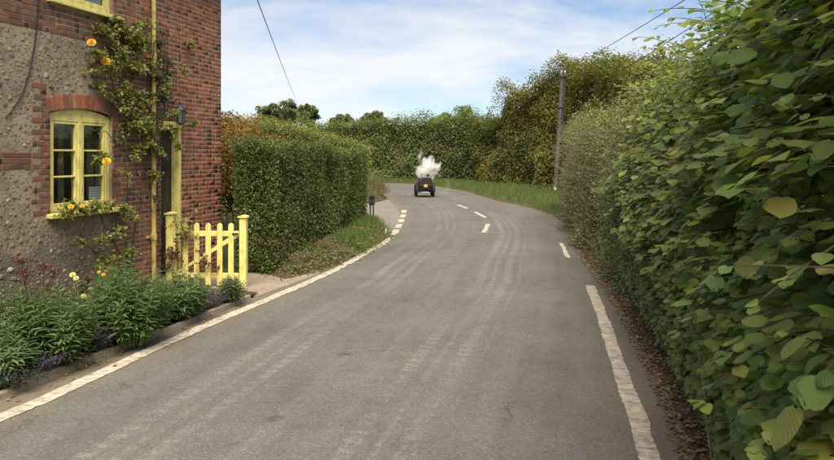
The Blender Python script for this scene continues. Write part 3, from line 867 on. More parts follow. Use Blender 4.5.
# roof: two tiled slopes in stepped courses, with eaves
mb = MB()
for k in range(22):
    a = k / 22; b = (k + 1) / 22
    for sgn in (1, -1):
        y0 = .35 if sgn > 0 else -5.55; yr = -2.6
        ya, yb = y0 + (yr - y0) * a, y0 + (yr - y0) * b; za, zb = 5.62 + 2.6 * a, 5.62 + 2.6 * b
        mb.add([(-.15, ya, za + .05), (9.15, ya, za + .05), (9.15, yb, zb + .02), (-.15, yb, zb + .02), (-.15, ya, za), (9.15, ya, za), (9.15, yb, zb - .03), (-.15, yb, zb - .03)],
               [(0,1,2,3),(7,6,5,4),(0,4,5,1),(1,5,6,2),(2,6,7,3),(3,7,4,0)])
mb.build("roof", M["roof_tile"], cott)
for x0, x1 in ((0.02, .28), (8.72, 8.98)):
    mb = MB(); mb.prism([(-.02, 5.802), (-5.18, 5.802), (-2.6, 8.1)], 'x', x0, x1); mb.build("gable", M["mortar"], cott)

# --- bricks
BR = []          # (u0, u1, z0, z1, tone, extra rotation) rows in wall coordinates
rb = random.Random(3)
def course(z0, u0, u1, tone_fn):
    u = u0 + rb.choice((0, -.05, -.1)) * 0
    flip = rb.random() < .5
    while u < u1 - .02:
        L = .215 if flip else .103
        if rb.random() < .25: L = .215
        if u1 - (u + L) < .06: L = u1 - u
        BR.append((u + .006, u + L - .007 + rb.uniform(-.003, .003), z0 + .007 + rb.uniform(-.002, .002), z0 + .0685 + rb.uniform(-.004, .002), tone_fn(u, z0), 0))
        u += L; flip = not flip
def tone(u, z):
    return 'd' if rb.random() < min(1, max(0, (u - 1.15) / 1.3 + (.12 if z < 2.3 else -.12))) else 'r'
zc, k = .0, 0
while zc < 5.35:
    zt = zc + .075
    j = .0 if k % 2 else .11
    spans = []
    # outer edge of the brick zone
    if zt <= 1.46: ue = 2.90 + j + rb.uniform(-.02, .02)
    elif zc < 2.86: ue = W1[0]
    elif zt <= 3.86: ue = 3.35 + j + rb.uniform(-.03, .03)
    else: ue = 5.7
    if zc < 2.86 and zt > 1.40 and ue < W1[0]: ue = W1[0] - .0
    cuts = []
    if DR[2] - .02 < zc + .04 < DR[3]: cuts.append((DR[0], DR[1]))
    if W2[2] - .06 < zc + .04 < W2[3]: cuts.append((W2[0], W2[1]))
    a = 0.0
    for c0, c1 in sorted(cuts):
        spans.append((a, min(c0, ue))); a = c1
    if a < ue: spans.append((a, ue))
    if 1.40 < zc < 3.08: spans.append((4.13, 4.30 + (.12 if k % 2 else 0) + rb.uniform(-.02, .02)))
    if 1.96 < zc < 2.19: spans.append((4.33 + .11, 5.7))
    if 4.13 < 0: pass
    for s0, s1 in spans:
        # keep the arch clear
        if 2.84 < zt and zc < 3.10 and s1 > 2.86 and s0 < 4.2:
            if s0 < 2.86: course(zc, s0, 2.88, tone)
            if s1 > 4.22: course(zc, 4.20, max(s1, 4.22), tone)
            continue
        if s1 - s0 > .04: course(zc, s0, s1, tone)
    zc = zt; k += 1

def brick_variant(seed):
    r = random.Random(seed)
    v = []
    q = .035
    def jit(a): return a + r.uniform(-q, q)
    # unit brick: x 0..1, y 0 (wall face) .. 1 (front), z 0..1 with slightly worn arrises
    for (y, ins) in ((-.6, 0), (.72, 0), (1.0, .05)):
        for (x, z) in ((ins*.5, ins), (1-ins*.5, ins), (1-ins*.5, 1-ins), (ins*.5, 1-ins)):
            v.append((jit(x) if y > 0 else x, y + (r.uniform(-.18, .10) if y == 1 else 0), jit(z) if y > 0 else z))
    f = [(8, 9, 10, 11)]
    for b in (0, 4):
        for i in range(4): f.append((b + i, b + (i + 1) % 4, b + 4 + (i + 1) % 4, b + 4 + i))
    return v, f
BV_ = [brick_variant(100 + i) for i in range(8)]
def brick_me(i, mat):
    me = bpy.data.meshes.new("brick"); me.from_pydata(BV_[i][0], [], BV_[i][1])
    bm = bmesh.new(); bm.from_mesh(me); bmesh.ops.recalc_face_normals(bm, faces=bm.faces); bm.to_mesh(me); bm.free()
    me.materials.append(mat); return me
BM = {t: [brick_me(i, M["brick_red" if t == 'r' else "brick_dark"]) for i in range(8)] for t in 'rd'}
def area_px(u0, u1, z0, z1):
    s = 0; c = HW((u0 + u1) / 2, 0, (z0 + z1) / 2)
    x0 = HW(u0, 0, z0); x1 = HW(u1, 0, z1)
    px0 = 417 + FPX * x0[0] / x0[1]; px1 = 417 + FPX * x1[0] / x1[1]
    py = HORIZON - (c[2] - CAM_H) * FPX / c[1]
    if max(px0, px1) < 2 or py < -2 or py > 268: return 0
    return abs(px1 - px0) * (z1 - z0) * FPX / c[1]
# arch voussoirs: rowlock bricks fanned over the window head
AR = []
uc = (W1[0] + W1[1]) / 2
Rr = 2.35; zc0 = 2.845 - Rr
na = 17
for i in range(na):
    th = (i - (na - 1) / 2) / (na - 1) * 2 * math.asin(.60 / Rr)
    AR.append((uc, zc0, th, Rr + .012, .205, rb.choice("rrd")))
BR = [b for b in BR if b[1] - b[0] > .03]
order = sorted(range(len(BR)), key=lambda i: -area_px(*BR[i][:4]))
own = set(order[:300 - na])
JV = {'r': ([], [], []), 'd': ([], [], [])}
for i, (u0, u1, z0, z1, t, _) in enumerate(BR):
    d = .0055 + rb.uniform(-.002, .003)
    bi = rb.randrange(8)
    if i in own and area_px(u0, u1, z0, z1) > 0:
        o = bpy.data.objects.new("brick", BM[t][bi]); o.location = (u0, 0, z0); o.scale = (u1 - u0, d, z1 - z0); link(o, cott)
    else:
        v, f = BV_[bi]; a, b_, c_ = JV[t]; n0 = len(a)
        a += [(u0 + p[0] * (u1 - u0), p[1] * d, z0 + p[2] * (z1 - z0)) for p in v]; b_ += [[n0 + q for q in ff] for ff in f]; c_ += [rb.random()] * len(v)
for t in 'rd':
    a, b_, c_ = JV[t]
    o = obj("brickwork", np_mesh("brickwork", np.array(a), np.array(b_), M["brick_red" if t == 'r' else "brick_dark"], rnd=c_), cott); o["kind"] = "stuff"
for (au, az, th, r0, ln, t) in AR:
    o = bpy.data.objects.new("brick", BM[t][rb.randrange(8)])
    wd = 1.16 / na * .93
    o.scale = (wd, .012 + rb.uniform(-.002, .003), ln)
    o.rotation_euler = (0, th, 0)
    o.location = (au + math.sin(th) * r0 - math.cos(th) * wd / 2, 0, az + math.cos(th) * r0 + math.sin(th) * wd / 2)
    link(o, cott)

pm = MB()
for (a, b, z0, z1) in ((0.001, DR[0]-.001, 0, 5.75), (DR[0], DR[1], DR[3]+.002, 5.75), (DR[1]+.001, 2.86, 0, 5.75), (3.40, 4.2, 3.90, 4.22), (2.862, 3.398, 3.12, 4.22)):
    pm.box(a, b, -.01, .0020, z0, z1)
pm.build("pointing", m_plain("pale_pointing", (.40, .335, .255), (.24, .195, .145), 9, .95, .1, 0, .5, .006), cott)

# --- flints
def flint_variant(seed):
    r = random.Random(seed); v, f = [], []
    n = 7
    rad = [r.uniform(.75, 1.2) for _ in range(n)]
    for (rr, h) in ((1.0, -.25), (.92, .30), (.50, .62)):
        for k in range(n):
            a = 2*math.pi*k/n + r.uniform(-.12, .12)
            q = rr * rad[k] * r.uniform(.68, 1.2)
            v.append((q*math.cos(a)*.5, h*r.uniform(.7, 1.25), q*math.sin(a)*.5))
    v.append((r.uniform(-.1, .1), .70, r.uniform(-.1, .1)))
    for b in (0, n):
        for k in range(n): f.append((b+k, b+n+k, b+n+(k+1) % n)); f.append((b+k, b+n+(k+1) % n, b+(k+1) % n))
    for k in range(n): f.append((2*n+k, 3*n, 2*n+(k+1) % n))
    me = bpy.data.meshes.new("flint_stone"); me.from_pydata(v, [], f)
    bm = bmesh.new(); bm.from_mesh(me); bmesh.ops.recalc_face_normals(bm, faces=bm.faces); bm.to_mesh(me); bm.free()
    me.materials.append(M["flint"]); return me, v, f
FM = [flint_variant(i) for i in range(10)]
def in_brick(u, z, m):
    if W1[0]-.05 < u < W1[1]+.05 and W1[2]-.12 < z < 3.10: return True
    for b in BR:
        if b[0]-m < u < b[1]+m and b[2]-m < z < b[3]+m: return True
    return u < 2.75
FS = []
tries = 0
while tries < 30000 and len(FS) < 1500:
    tries += 1
    u, z = rb.uniform(2.9, 6.6), rb.uniform(.25, 4.0)
    r = rb.choice((.014, .018, .022, .026, .032, .040, .050)) * rb.uniform(.85, 1.15)
    if z < 1.4: r *= .9
    if in_brick(u, z, r + .012): continue
    if any((u-a)**2 + (z-b)**2 < (r+c+.005)**2 for a, b, c in FS): continue
    FS.append((u, z, r))
FS.sort(key=lambda q: -(area_px(q[0]-q[2], q[0]+q[2], q[1]-q[2], q[1]+q[2])))
av, af_, ac = [], [], []
for i, (u, z, r) in enumerate(FS):
    me, v, f = FM[rb.randrange(10)]
    sx, sy, sz, a = r*2*rb.uniform(.85, 1.35), r*rb.uniform(.22, .58), r*2*rb.uniform(.7, 1.0), rb.uniform(-.8, .8)
    if i < 290:
        o = bpy.data.objects.new("flint_stone", me); o.location = (u, 0, z); o.scale = (sx, sy, sz); o.rotation_euler = (0, a, 0); link(o, cott)
    else:
        n0 = len(av); av += [(u + p[0]*sx, p[1]*sy, z + p[2]*sz) for p in v]; af_ += [[n0+q for q in ff] for ff in f]; ac += [rb.random()]*len(v)
o = obj("flintwork", np_mesh("flintwork", np.array(av), np.array(af_), M["flint"], rnd=ac), cott); o["kind"] = "stuff"

# --- windows
def arch_pts(u0, u1, zs, rise, n=12):
    return [(u0 + (u1-u0)*i/n, zs + rise*(1-(2*i/n-1)**2)) for i in range(n+1)]
def window(u0, u1, z0, z1, rise, notice):
    fr = 0.075; vf, vb = -.045, -.125
    mbw = MB()
    zs = z1 - rise
    # outer frame: jambs, head with curved top, bottom rail
    mbw.box(u0, u0+fr, vb, vf, z0, zs); mbw.box(u1-fr, u1, vb, vf, z0, zs)
    mbw.box(u0+fr, u1-fr, vb, vf, z0, z0+.06)
    head = [(u0, zs - .085 if rise else zs - .075), (u1, zs - .085 if rise else zs - .075)] + list(reversed(arch_pts(u0, u1, zs, rise)))
    mbw.prism([(u0+fr, zs-.085), (u1-fr, zs-.085), (u1-fr, zs), (u0+fr, zs)], 'y', vb, vf)
    mbw.prism(list(arch_pts(u0, u1, zs, max(rise, .004))) , 'y', vb, vf + .001)
    w = mbw.build("window", M["yellow"], cott, bevel=.004)
    um = (u0+u1)/2
    mm = MB(); mm.box(um-.04, um+.04, vb+.005, vf+.006, z0+.061, zs-.086); mm.build("mullion", M["yellow"], w, bevel=.004)
    zt, zb = zs-.087, z0+.062
    for (a, b) in ((u0+fr+.002, um-.042), (um+.042, u1-fr-.002)):
        cs = MB(); sw = .036
        cs.box(a, a+sw, vb+.02, vf-.008, zb, zt); cs.box(b-sw, b, vb+.02, vf-.008, zb, zt)
        cs.box(a+sw, b-sw, vb+.02, vf-.008, zb, zb+sw*1.3); cs.box(a+sw, b-sw, vb+.02, vf-.008, zt-sw, zt)
        hh = (zt - sw - zb - sw*1.3)
        for q in (1, 2):
            zz = zb + sw*1.3 + hh*q/3; cs.box(a+sw, b-sw, vb+.025, vf-.012, zz-.012, zz+.012)
        cs.build("casement", M["yellow"], w, bevel=.003)
        for q in range(3):
            za = zb + sw*1.3 + hh*q/3 + (.0125 if q else .001); zbq = zb + sw*1.3 + hh*(q+1)/3 - (.0125 if q < 2 else .001)
            pn = MB(); pn.box(a+sw+.001, b-sw-.001, -.094, -.090, za, zbq)
            ob = pn.build("pane", M["glass"], w)
    # curtain, gathered at the far side inside
    cu = MB()
    for (c0, c1) in ((u0+.02, u0+.17), (um+.02, um+.13)):
        n = 14; pts = [(c0+(c1-c0)*i/n, -.30 - .012 + .018*math.sin(i*2.4)) for i in range(n+1)]
        cu.prism(pts + [(p[0], p[1]-.006) for p in reversed(pts)], 'z', z0+.05, z1-.02)
    cu.build("curtain", M["curtain"], w)
    if notice:
        a, _, zn = wall_px(91, 187, -.1); b, _, zn2 = wall_px(104, 200.5, -.1)
        nm = MB(); nm.box(b, a, -.135, -.133, zn2, zn); nt_ = nm.build("notice", M["paper"], w)
        tx = MB(); rr = random.Random(5)
        for i in range(5):
            zz = zn2 + (zn-zn2)*(.16+.17*i); q = b+.025
            while q < a-.04:
                l = rr.uniform(.02, .06); tx.box(q, min(q+l, a-.02), -.1328, -.1322, zz, zz+.010); q += l+.012
        tx.build("notice_print", M["ink"], w)
    return w
w1 = window(W1[0], W1[1], W1[2], W1[3], .10, True)
w2 = window(W2[0], W2[1], W2[2], W2[3], 0.0, False)
for (w, u0, u1, z) in ((w1, 2.85, 4.20, 1.385), (w2, 2.83, 4.20, 4.235)):
    s = MB(); s.prism([(-.12, z), (.10, z-.012), (.10, z+.042), (-.12, z+.064)], 'x', u0, u1); s.build("sill", M["yellow"], w, bevel=.006)

# --- door
dm = MB(); dm.box(DR[0]+.075, DR[1], -.17, -.125, DR[2], DR[3]-.09)
for z0, z1 in ((.35, 1.0), (1.15, 1.85), (2.0, 2.6)): dm.box(DR[0]+.14, DR[1]-.07, -.124, -.112, z0, z1)
door = dm.build("door", M["door"], cott, bevel=.004)
hm = MB(); hm.lathe([(.0, 0), (.022, .004), (.026, .03), (.014, .045), (.0, .046)], 10, (DR[1]-.06, -.124, 1.05), 'y'); hm.build("handle", M["black_metal"], door)
df = MB(); df.box(DR[0], DR[0]+.074, -.18, .012, DR[2], DR[3]-.10); df.box(DR[0], DR[1], -.18, .03, DR[3]-.098, DR[3]); df.build("door_frame", M["yellow"], cott, bevel=.004)
st = MB(); st.box(DR[0]-.15, DR[1]+.15, .002, .38, 0, .13); st.build("doorstep", M["kerb"], cott, bevel=.015)

# --- drainpipe with collars
u, _, _ = wall_px(153.5, 100, .07)
dp = MB(); dp.tube([(u, .075, z) for z in np.linspace(.08, 5.6, 30)], .037, 10)
dpo = dp.build("drainpipe", M["yellow_pipe"], cott, smooth=True)
for z in (.9, 2.35, 3.8, 5.2):
    c = MB(); c.lathe([(.042, z-.05), (.048, z-.045), (.048, z+.045), (.042, z+.05)], 12, (u, .075, 0)); c.box(u-.09, u+.09, .0, .03, z-.02, z+.02); c.build("pipe_collar", M["yellow_pipe"], dpo)
# --- black cable down the wall
cp = [wall_px(x, y, .02) for x, y in ((39, -6), (38, 12), (36, 35), (33, 55), (29, 75), (22, 95), (14, 108), (6, 118))]
cb = MB(); cb.tube(cp, .009, 6); cb.build("wall_cable", M["cable"], cott)
# --- lantern on a bracket
lu, _, lz = wall_px(180.5, 116, .16)
lt = MB()
lt.lathe([(.055, -.10), (.075, .10), (.070, .102), (.0, .17)], 6, (lu, .16, lz)); lt.lathe([(.05, -.125), (.058, -.12), (.058, -.10), (.05, -.098)], 6, (lu, .16, lz))
lan = lt.build("lantern", M["lamp_glass"], cott)
lf = MB()
for k in range(6):
    a = 2*math.pi*k/6; lf.tube([(lu+.056*math.cos(a), .16+.056*math.sin(a), lz-.11), (lu+.077*math.cos(a), .16+.077*math.sin(a), lz+.10)], .008, 5)
lf.lathe([(.095, .100), (.085, .115), (.045, .165), (.012, .20), (.018, .215), (.0, .235)], 6, (lu, .16, lz)); lf.lathe([(.06, -.135), (.06, -.112), (.02, -.15), (.0, -.16)][::-1], 6, (lu, .16, lz))
lf.tube([(lu, .0, lz+.08), (lu+.02, .05, lz+.24), (lu+.01, .12, lz+.30), (lu, .16, lz+.22)], .010, 6); lf.box(lu-.03, lu+.03, 0, .018, lz-.02, lz+.14)
lf.build("lantern_frame", M["black_metal"], lan)

# ------------------------------------------------------------------ gate and posts
GR = np.array(G(243.5, 288)); GL = np.array((-4.12, GR[1] + .05))
gdir = (GL - GR); glen = np.linalg.norm(gdir); gdir /= glen
gang = math.atan2(gdir[1], gdir[0])
for (p, h, w, lab) in ((GR, 1.17, .115, "yellow square gate post with flat cap beside the clipped hedge"), (GL, 1.22, .13, "yellow gate post tangled in red leaves beside the drainpipe")):
    t = thing("gate_post", lab, "gate post", (p[0], p[1], 0), gang, "gate posts")
    m = MB(); m.box(-w/2, w/2, -w/2, w/2, 0, h); m.build("post", M["yellow"], t, bevel=.008)
    m = MB(); m.prism([(-w/2-.022, h+.001), (w/2+.022, h+.001), (w/2+.022, h+.028), (0, h+.05), (-w/2-.022, h+.028)], 'y', -w/2-.022, w/2+.022); m.build("cap", M["yellow"], t, bevel=.004)
gate = thing("picket_gate", "low yellow picket gate with round topped pickets and diagonal brace", "gate", (GR[0] + gdir[0]*.075, GR[1] + gdir[1]*.075, 0), gang)
inner = glen - .075 - .08
m = MB(); m.box(.0, inner, -.012, .020, .86, .95); m.build("rail", M["yellow"], gate, bevel=.005)
m = MB(); m.box(.0, inner, -.012, .020, .16, .25); m.build("rail", M["yellow"], gate, bevel=.005)
m = MB(); m.prism([(.03, .84), (inner-.10, .27), (inner-.02, .27), (.03, .93)], 'y', -.011, .019); m.build("brace", M["yellow"], gate, bevel=.004)
npk = 6
xs = [(417 + FPX * 0)] 
pk_px = [231.6, 220.4, 208.9, 197.4, 186.2, 174.7]
for i, px in enumerate(pk_px):
    # along the gate line where the photo shows it
    tpx = (px - 417) / FPX
    s = (tpx * GR[1] - GR[0]) / (gdir[0] - tpx * gdir[1]) - .075
    pts = [(s-.045, .05), (s+.045, .05), (s+.045, 1.03)] + [(s + .045*math.cos(a), 1.03 + .055*math.sin(a)) for a in np.linspace(.2, math.pi-.2, 9)] + [(s-.045, 1.03)]
    m = MB(); m.prism(pts, 'y', .0205, .0415); m.build("picket", M["yellow"], gate, bevel=.003)
for z in (.88, .19):
    m = MB(); m.box(inner-.16, inner-.02, .042, .052, z, z+.03); m.build("hinge", M["black_metal"], gate)
m = MB(); m.box(.0, .10, .0425, .054, .89, .92); m.tube([(.05, .054, .905), (.05, .085, .905)], .010, 6); m.build("latch", M["black_metal"], gate)

# ------------------------------------------------------------------ climbing rose on the wall
def wp(x, y, v): 
    u, v_, z = wall_px(x, y, v); return HW(u, v, z)
def px_path(pts, v): return [wp(x, y, v if not isinstance(v, (list, tuple)) else v[i]) for i, (x, y) in enumerate(pts)]
def climber(name, label, cat, base, stems, clusters, leafmat, leaf=.04, tmpl=T_OVAL, W=1.0, twig_r=.008, seed=1, root_v=.1):
    t = thing(name, label, cat, base)
    mbs = MB(); b0 = Vector(base)
    for path, r in stems:
        pts = [Vector(p) for p in path]; Q, _ = interp_poly([tuple(p) for p in pts], .06)
        Q = Q + RNG.normal(size=Q.shape) * .008
        n = len(Q); mbs.tube([Vector(q) - b0 for q in Q], [r * (1 - .6 * i / n) for i in range(n)], 5)
    # short side shoots out to the leaf sprays
    P, NN, AA, SS = [], [], [], []
    wn_ = np.array((_N[0], _N[1], 0))
    for (x, y, v, rad, n) in clusters:
        c = np.array(wp(x, y, v))
        k = max(2, n // 14)
        for q in range(k):
            d = rand_unit(1)[0]; d[2] = d[2] * .8 - .1; tip = c + d * rad * RNG.uniform(.4, 1.2)
            st_ = c + rand_unit(1)[0] * rad * .15
            m_ = (st_ + tip) / 2 + rand_unit(1)[0] * .03
            mbs.tube([Vector(a) - b0 for a in (st_, m_, tip)], [twig_r*.5, twig_r*.4, twig_r*.2], 4, False)
            for l in range(14):
                f = RNG.uniform(.15, 1.0); p = st_ * (1-f) ** 2 + 2*f*(1-f) * m_ + f*f * tip + RNG.normal(size=3) * .018
                P.append(p); NN.append(wn_ * .6 + UP * .6 + rand_unit(1)[0] * .7); AA.append(d * .5 + rand_unit(1)[0] - UP * .4); SS.append(leaf * RNG.uniform(.6, 1.3))
    P = np.array(P)
    # nothing pokes into the wall
    dv = (P[:, :2] - np.array((CX, CY))) @ _N
    P[:, :2] += np.outer(np.maximum(.03 - dv, 0), _N)
    mbs.build("stems", M["twig"], t)
    scatter("leaves", tmpl, P, NN, AA, SS, W, leafmat, t)
    return t

def bloom_mesh(name, mat, rad, seed, rings=((.34, 5, .75), (.62, 6, .42), (.95, 7, .12))):
    r = random.Random(seed); v, f, rn = [], [], []
    for (rr, n, up_) in rings:
        for k in range(n):
            a = 2*math.pi*(k + r.uniform(-.2, .2))/n; c = r.random()
            wv = 1.25 * math.pi / n
            base = len(v)
            for (q, h, ww) in ((.06, 0, .4), (.62, up_*.55 - .02, .95), (1.0, up_*.80 - (.18 if up_ < .2 else 0), .70)):
                for s in (-1, 0, 1):
                    an = a + s * wv * ww; q2 = q * rr * (1.06 if s == 0 else 1)
                    v.append((q2*math.cos(an)*rad, q2*math.sin(an)*rad, (h + .04*abs(s) + r.uniform(-.03, .03))*rad)); rn.append(c)
            for i in range(2):
                for j in range(2): f.append((base+i*3+j, base+i*3+j+1, base+(i+1)*3+j+1, base+(i+1)*3+j))
    return np_mesh(name, np.array(v), np.array(f), mat, rnd=rn, smooth=True)

rose_base = HW(2.35, .25, .1)
st_px = [
    ([(128, 275), (127, 250), (122, 225), (128, 190), (124, 150), (118, 110), (112, 80), (106, 55), (100, 38)], .10, .016),
    ([(128, 275), (133, 240), (140, 205), (144, 165), (140, 120), (146, 80), (154, 50), (160, 20)], .12, .014),
    ([(128, 275), (118, 250), (105, 225), (96, 208), (80, 206), (62, 212)], .16, .012),
    ([(124, 270), (112, 262), (92, 250), (78, 232), (86, 216), (106, 205), (116, 222), (114, 250)], .20, .009),
    ([(122, 150), (112, 140), (104, 128), (98, 150), (102, 165)], .14, .008),
    ([(144, 165), (156, 140), (163, 100), (166, 70), (178, 50)], .12, .010),
    ([(140, 205), (150, 180), (166, 160), (178, 148)], .16, .008),
    ([(128, 190), (136, 196), (150, 210), (160, 216)], .18, .008),
    ([(112, 80), (95, 60), (88, 46), (92, 36)], .12, .007),
]
cl_px = [(112, 44, .14, .22, 40), (92, 72, .12, .2, 24), (102, 86, .14, .2, 26), (126, 108, .16, .2, 36), (118, 134, .14, .18, 26), (134, 152, .16, .2, 30), (150, 140, .2, .2, 30), (126, 172, .16, .18, 24), (146, 24, .14, .2, 40), (164, 84, .2, .2, 40), (182, 70, .16, .16, 24), (104, 30, .14, .22, 70), (118, 22, .14, .20, 80), (130, 34, .16, .28, 160), (143, 44, .18, .28, 170), (122, 56, .16, .24, 120), (108, 66, .18, .20, 90), (96, 52, .14, .18, 50),
         (136, 70, .18, .24, 120), (150, 66, .18, .20, 80), (130, 92, .16, .22, 90), (116, 94, .14, .18, 50), (142, 104, .20, .24, 110), (136, 122, .2, .24, 130), (148, 122, .18, .2, 90),
         (166, 128, .22, .20, 70), (172, 112, .24, .16, 60), (190, 44, .10, .09, 40), (193, 122, .2, .12, 30), (178, 146, .18, .12, 30), (158, 150, .2, .16, 50), (140, 148, .18, .16, 60), (156, 174, .2, .14, 40),
         (98, 160, .16, .14, 40), (106, 158, .12, .12, 40), (70, 206, .20, .14, 60), (84, 208, .22, .12, 60), (96, 206, .2, .14, 60), (110, 205, .2, .12, 40), (124, 208, .2, .14, 40), (64, 214, .2, .12, 40),
         (118, 232, .22, .18, 40), (100, 240, .22, .16, 40), (132, 218, .2, .14, 30), (80, 240, .2, .14, 20), (128, 250, .2, .2, 50), (104, 262, .2, .2, 60)]
rose = climber("climbing_rose", "climbing rose with yellow blooms trained over the cottage wall and window", "climbing rose", rose_base, [(px_path(p, v), r) for p, v, r in st_px], [(a, b, c, d, int(e * 3.2)) for a, b, c, d, e in cl_px], M["rose_leaf"], .050, seed=4)
bl = bloom_mesh("rose_bloom", M["rose_yellow"], .064, 4)
for (x, y, v, s) in ((91.5, 42, .18, .95), (105.5, 61, .20, 1.0), (106.5, 161, .30, .95), (71, 207, .32, .6), (82, 206, .33, .5)):
    o = bpy.data.objects.new("rose_bloom", bl); o.location = Vector(wp(x, y, v)) - Vector(rose_base); o.scale = (s, s, s)
    d = Vector((.25, -.75, .35 + random.uniform(-.2, .2))) ; o.rotation_euler = d.to_track_quat('Z', 'Y').to_euler(); link(o, rose)

creeper = climber("dark_creeper", "dark small leaved creeper hanging behind the yellow drainpipe on red brick", "creeper", HW(1.95, .12, .1),
    [(px_path([(158, 262), (160, 220), (157, 180), (161, 140), (165, 100), (168, 60), (166, 30)], .09), .014), (px_path([(160, 140), (150, 110), (146, 80), (150, 60)], .10), .010), (px_path([(165, 100), (172, 85), (178, 66)], .10), .008),
     (px_path([(160, 230), (166, 200), (168, 170)], .12), .006), (px_path([(196, 20), (180, 30), (168, 42)], .06), .006)],
    [(162, 44, .12, .16, 90), (166, 60, .14, .20, 150), (170, 76, .14, .20, 130), (160, 78, .16, .2, 130), (163, 98, .16, .22, 140), (152, 94, .14, .2, 100), (168, 92, .12, .14, 60), (158, 116, .16, .2, 110), (150, 134, .16, .2, 90), (162, 136, .14, .14, 40), (160, 30, .1, .12, 30), (158, 160, .12, .14, 30), (156, 196, .12, .1, 16)], M["dark_creeper"], .05, seed=6)

# red leaved scrambler over the gate's hung side
redc = thing("red_scrambler", "red leaved scrambler sprawling over the pickets by the drainpipe", "climbing plant", (GL[0] + .1, GL[1] - .15, 0))
P, NN, AA, SS = [], [], [], []
mbs = MB(); b0 = Vector(redc.location)
for q in range(10):
    x0, y0 = random.uniform(158, 200), random.uniform(240, 268)
    x1, y1 = x0 + random.uniform(-12, 26), y0 + random.uniform(-18, 8)
    a = Vector(PZ(x0, y0, GL[1] - .16)); b = Vector(PZ(x1, y1, GL[1] - .12)); m_ = (a+b)/2 + Vector((0, -.06, .08))
    mbs.tube([a - b0, m_ - b0, b - b0], [.006, .005, .003], 4)
    for l in range(32):
        f = random.random(); p = a*(1-f)**2 + m_*2*f*(1-f) + b*f*f + Vector(rand_unit(1)[0]) * .035
        P.append(tuple(p)); NN.append(rand_unit(1)[0] * .8 + np.array((0, -.5, .6))); AA.append(rand_unit(1)[0]); SS.append(random.uniform(.03, .065))
mbs.build("stems", M["twig"], redc)
scatter("leaves", T_OVAL, P, NN, AA, SS, 1.0, M["red_leaf"], redc)
P, NN, AA, SS = [], [], [], []
for (x, y, n) in ((182, 222, 60), (186, 234, 60), (176, 226, 30), (190, 240, 30)):
    c = np.array(PZ(x, y, GL[1] - .14))
    for l in range(n):
        P.append(c + RNG.normal(size=3) * np.array((.09, .04, .07))); NN.append(rand_unit(1)[0] * .8 + np.array((0, -.5, .6))); AA.append(rand_unit(1)[0]); SS.append(random.uniform(.03, .06))
scatter("green_leaves", T_OVAL, P, NN, AA, SS, 1.0, M["rose_leaf"], redc)

# ------------------------------------------------------------------ flower bed plants
def leafy_clump(label, base, w, h, nst, leaf, mat, group="leafy clumps in the flower bed", name="leafy_perennial", W=.16, flowers=None, droop=.5, per=26):
    t = thing(name, label, "garden plant", (base[0], base[1], .08), 0, group)
    b = np.array((base[0], base[1], .08)); mbs = MB()
    P, NN, AA, SS = [], [], [], []
    tips = []
    for s in range(nst):
        a = RNG.uniform(0, 2*math.pi); q = math.sqrt(RNG.random()); r0 = q * w * .22; r1 = q * w * .5
        hh = h * (1 - .42 * q * q) * RNG.uniform(.78, 1.08)
        p0 = b + np.array((math.cos(a)*r0, math.sin(a)*r0, 0)); p2 = b + np.array((math.cos(a)*r1, math.sin(a)*r1, hh))
        p1 = (p0 + p2) / 2 + np.array((math.cos(a), math.sin(a), .0)) * .03
        mbs.tube([Vector(x - b) for x in (p0, p1, p2)], [.005, .004, .003], 4, False)
        tips.append(p2)
        ax = (p2 - p0) / np.linalg.norm(p2 - p0)
        for l in range(per):
            f = .18 + .82 * (l + RNG.random()) / per
            p = p0*(1-f)**2 + 2*f*(1-f)*p1 + f*f*p2
            an = l * 2.4 + RNG.uniform(-.4, .4)
            o_ = np.array((math.cos(an), math.sin(an), 0.0))
            d = o_ * 1.0 + ax * (.35 + .75 * max(0, f - .55) / .45) - UP * droop * (1 - f)
            P.append(p); AA.append(d); NN.append(ax * 1.0 - o_ * .35 + rand_unit(1)[0] * .22); SS.append(leaf * RNG.uniform(.65, 1.2) * (1 - .35 * max(0, f - .7) / .3))
    mbs.build("stems", mat, t)
    scatter("leaves", T_BLADE, P, NN, AA, SS, W, mat, t)
    return t

def bed_at(x, y): return G(x, y, .08)
cl = [
    ("deep green clump under the wall at the flower bed's open end", (18, 372), .62, .80, 60, .115, "bed_leaf"),
    ("tall green clump between the red flower heads and the window", (62, 364), .66, .72, 64, .115, "bed_leaf"),
    ("big rounded bright green clump in front of the drainpipe", (131, 343), .92, .86, 110, .115, "bed_leaf"),
    ("green clump leaning against the yellow gate's pickets", (181, 318), .70, .62, 74, .11, "bed_leaf"),
    ("low pale green tuft by the kerb at the bed's open end", (4, 384), .42, .46, 34, .125, "bed_leaf_pale"),
    ("loose green clump below the cream flowers", (92, 348), .50, .52, 40, .105, "bed_leaf"),
    ("small sprig of fresh leaves at the foot of the capped gate post", (231, 302), .34, .36, 26, .10, "bed_leaf_pale"),
    ("sprawling green clump tucked behind the big rounded one", (112, 322), .70, .72, 50, .10, "bed_leaf"),
    ("narrow green clump between the two biggest clumps by the gate", (160, 326), .44, .56, 34, .105, "bed_leaf"),
]
bed_clumps = [leafy_clump(lab, bed_at(*p), w * 1.04, h * 1.12, int(n * 1.1), lf * 1.15, M[mt]) for lab, p, w, h, n, lf, mt in cl]

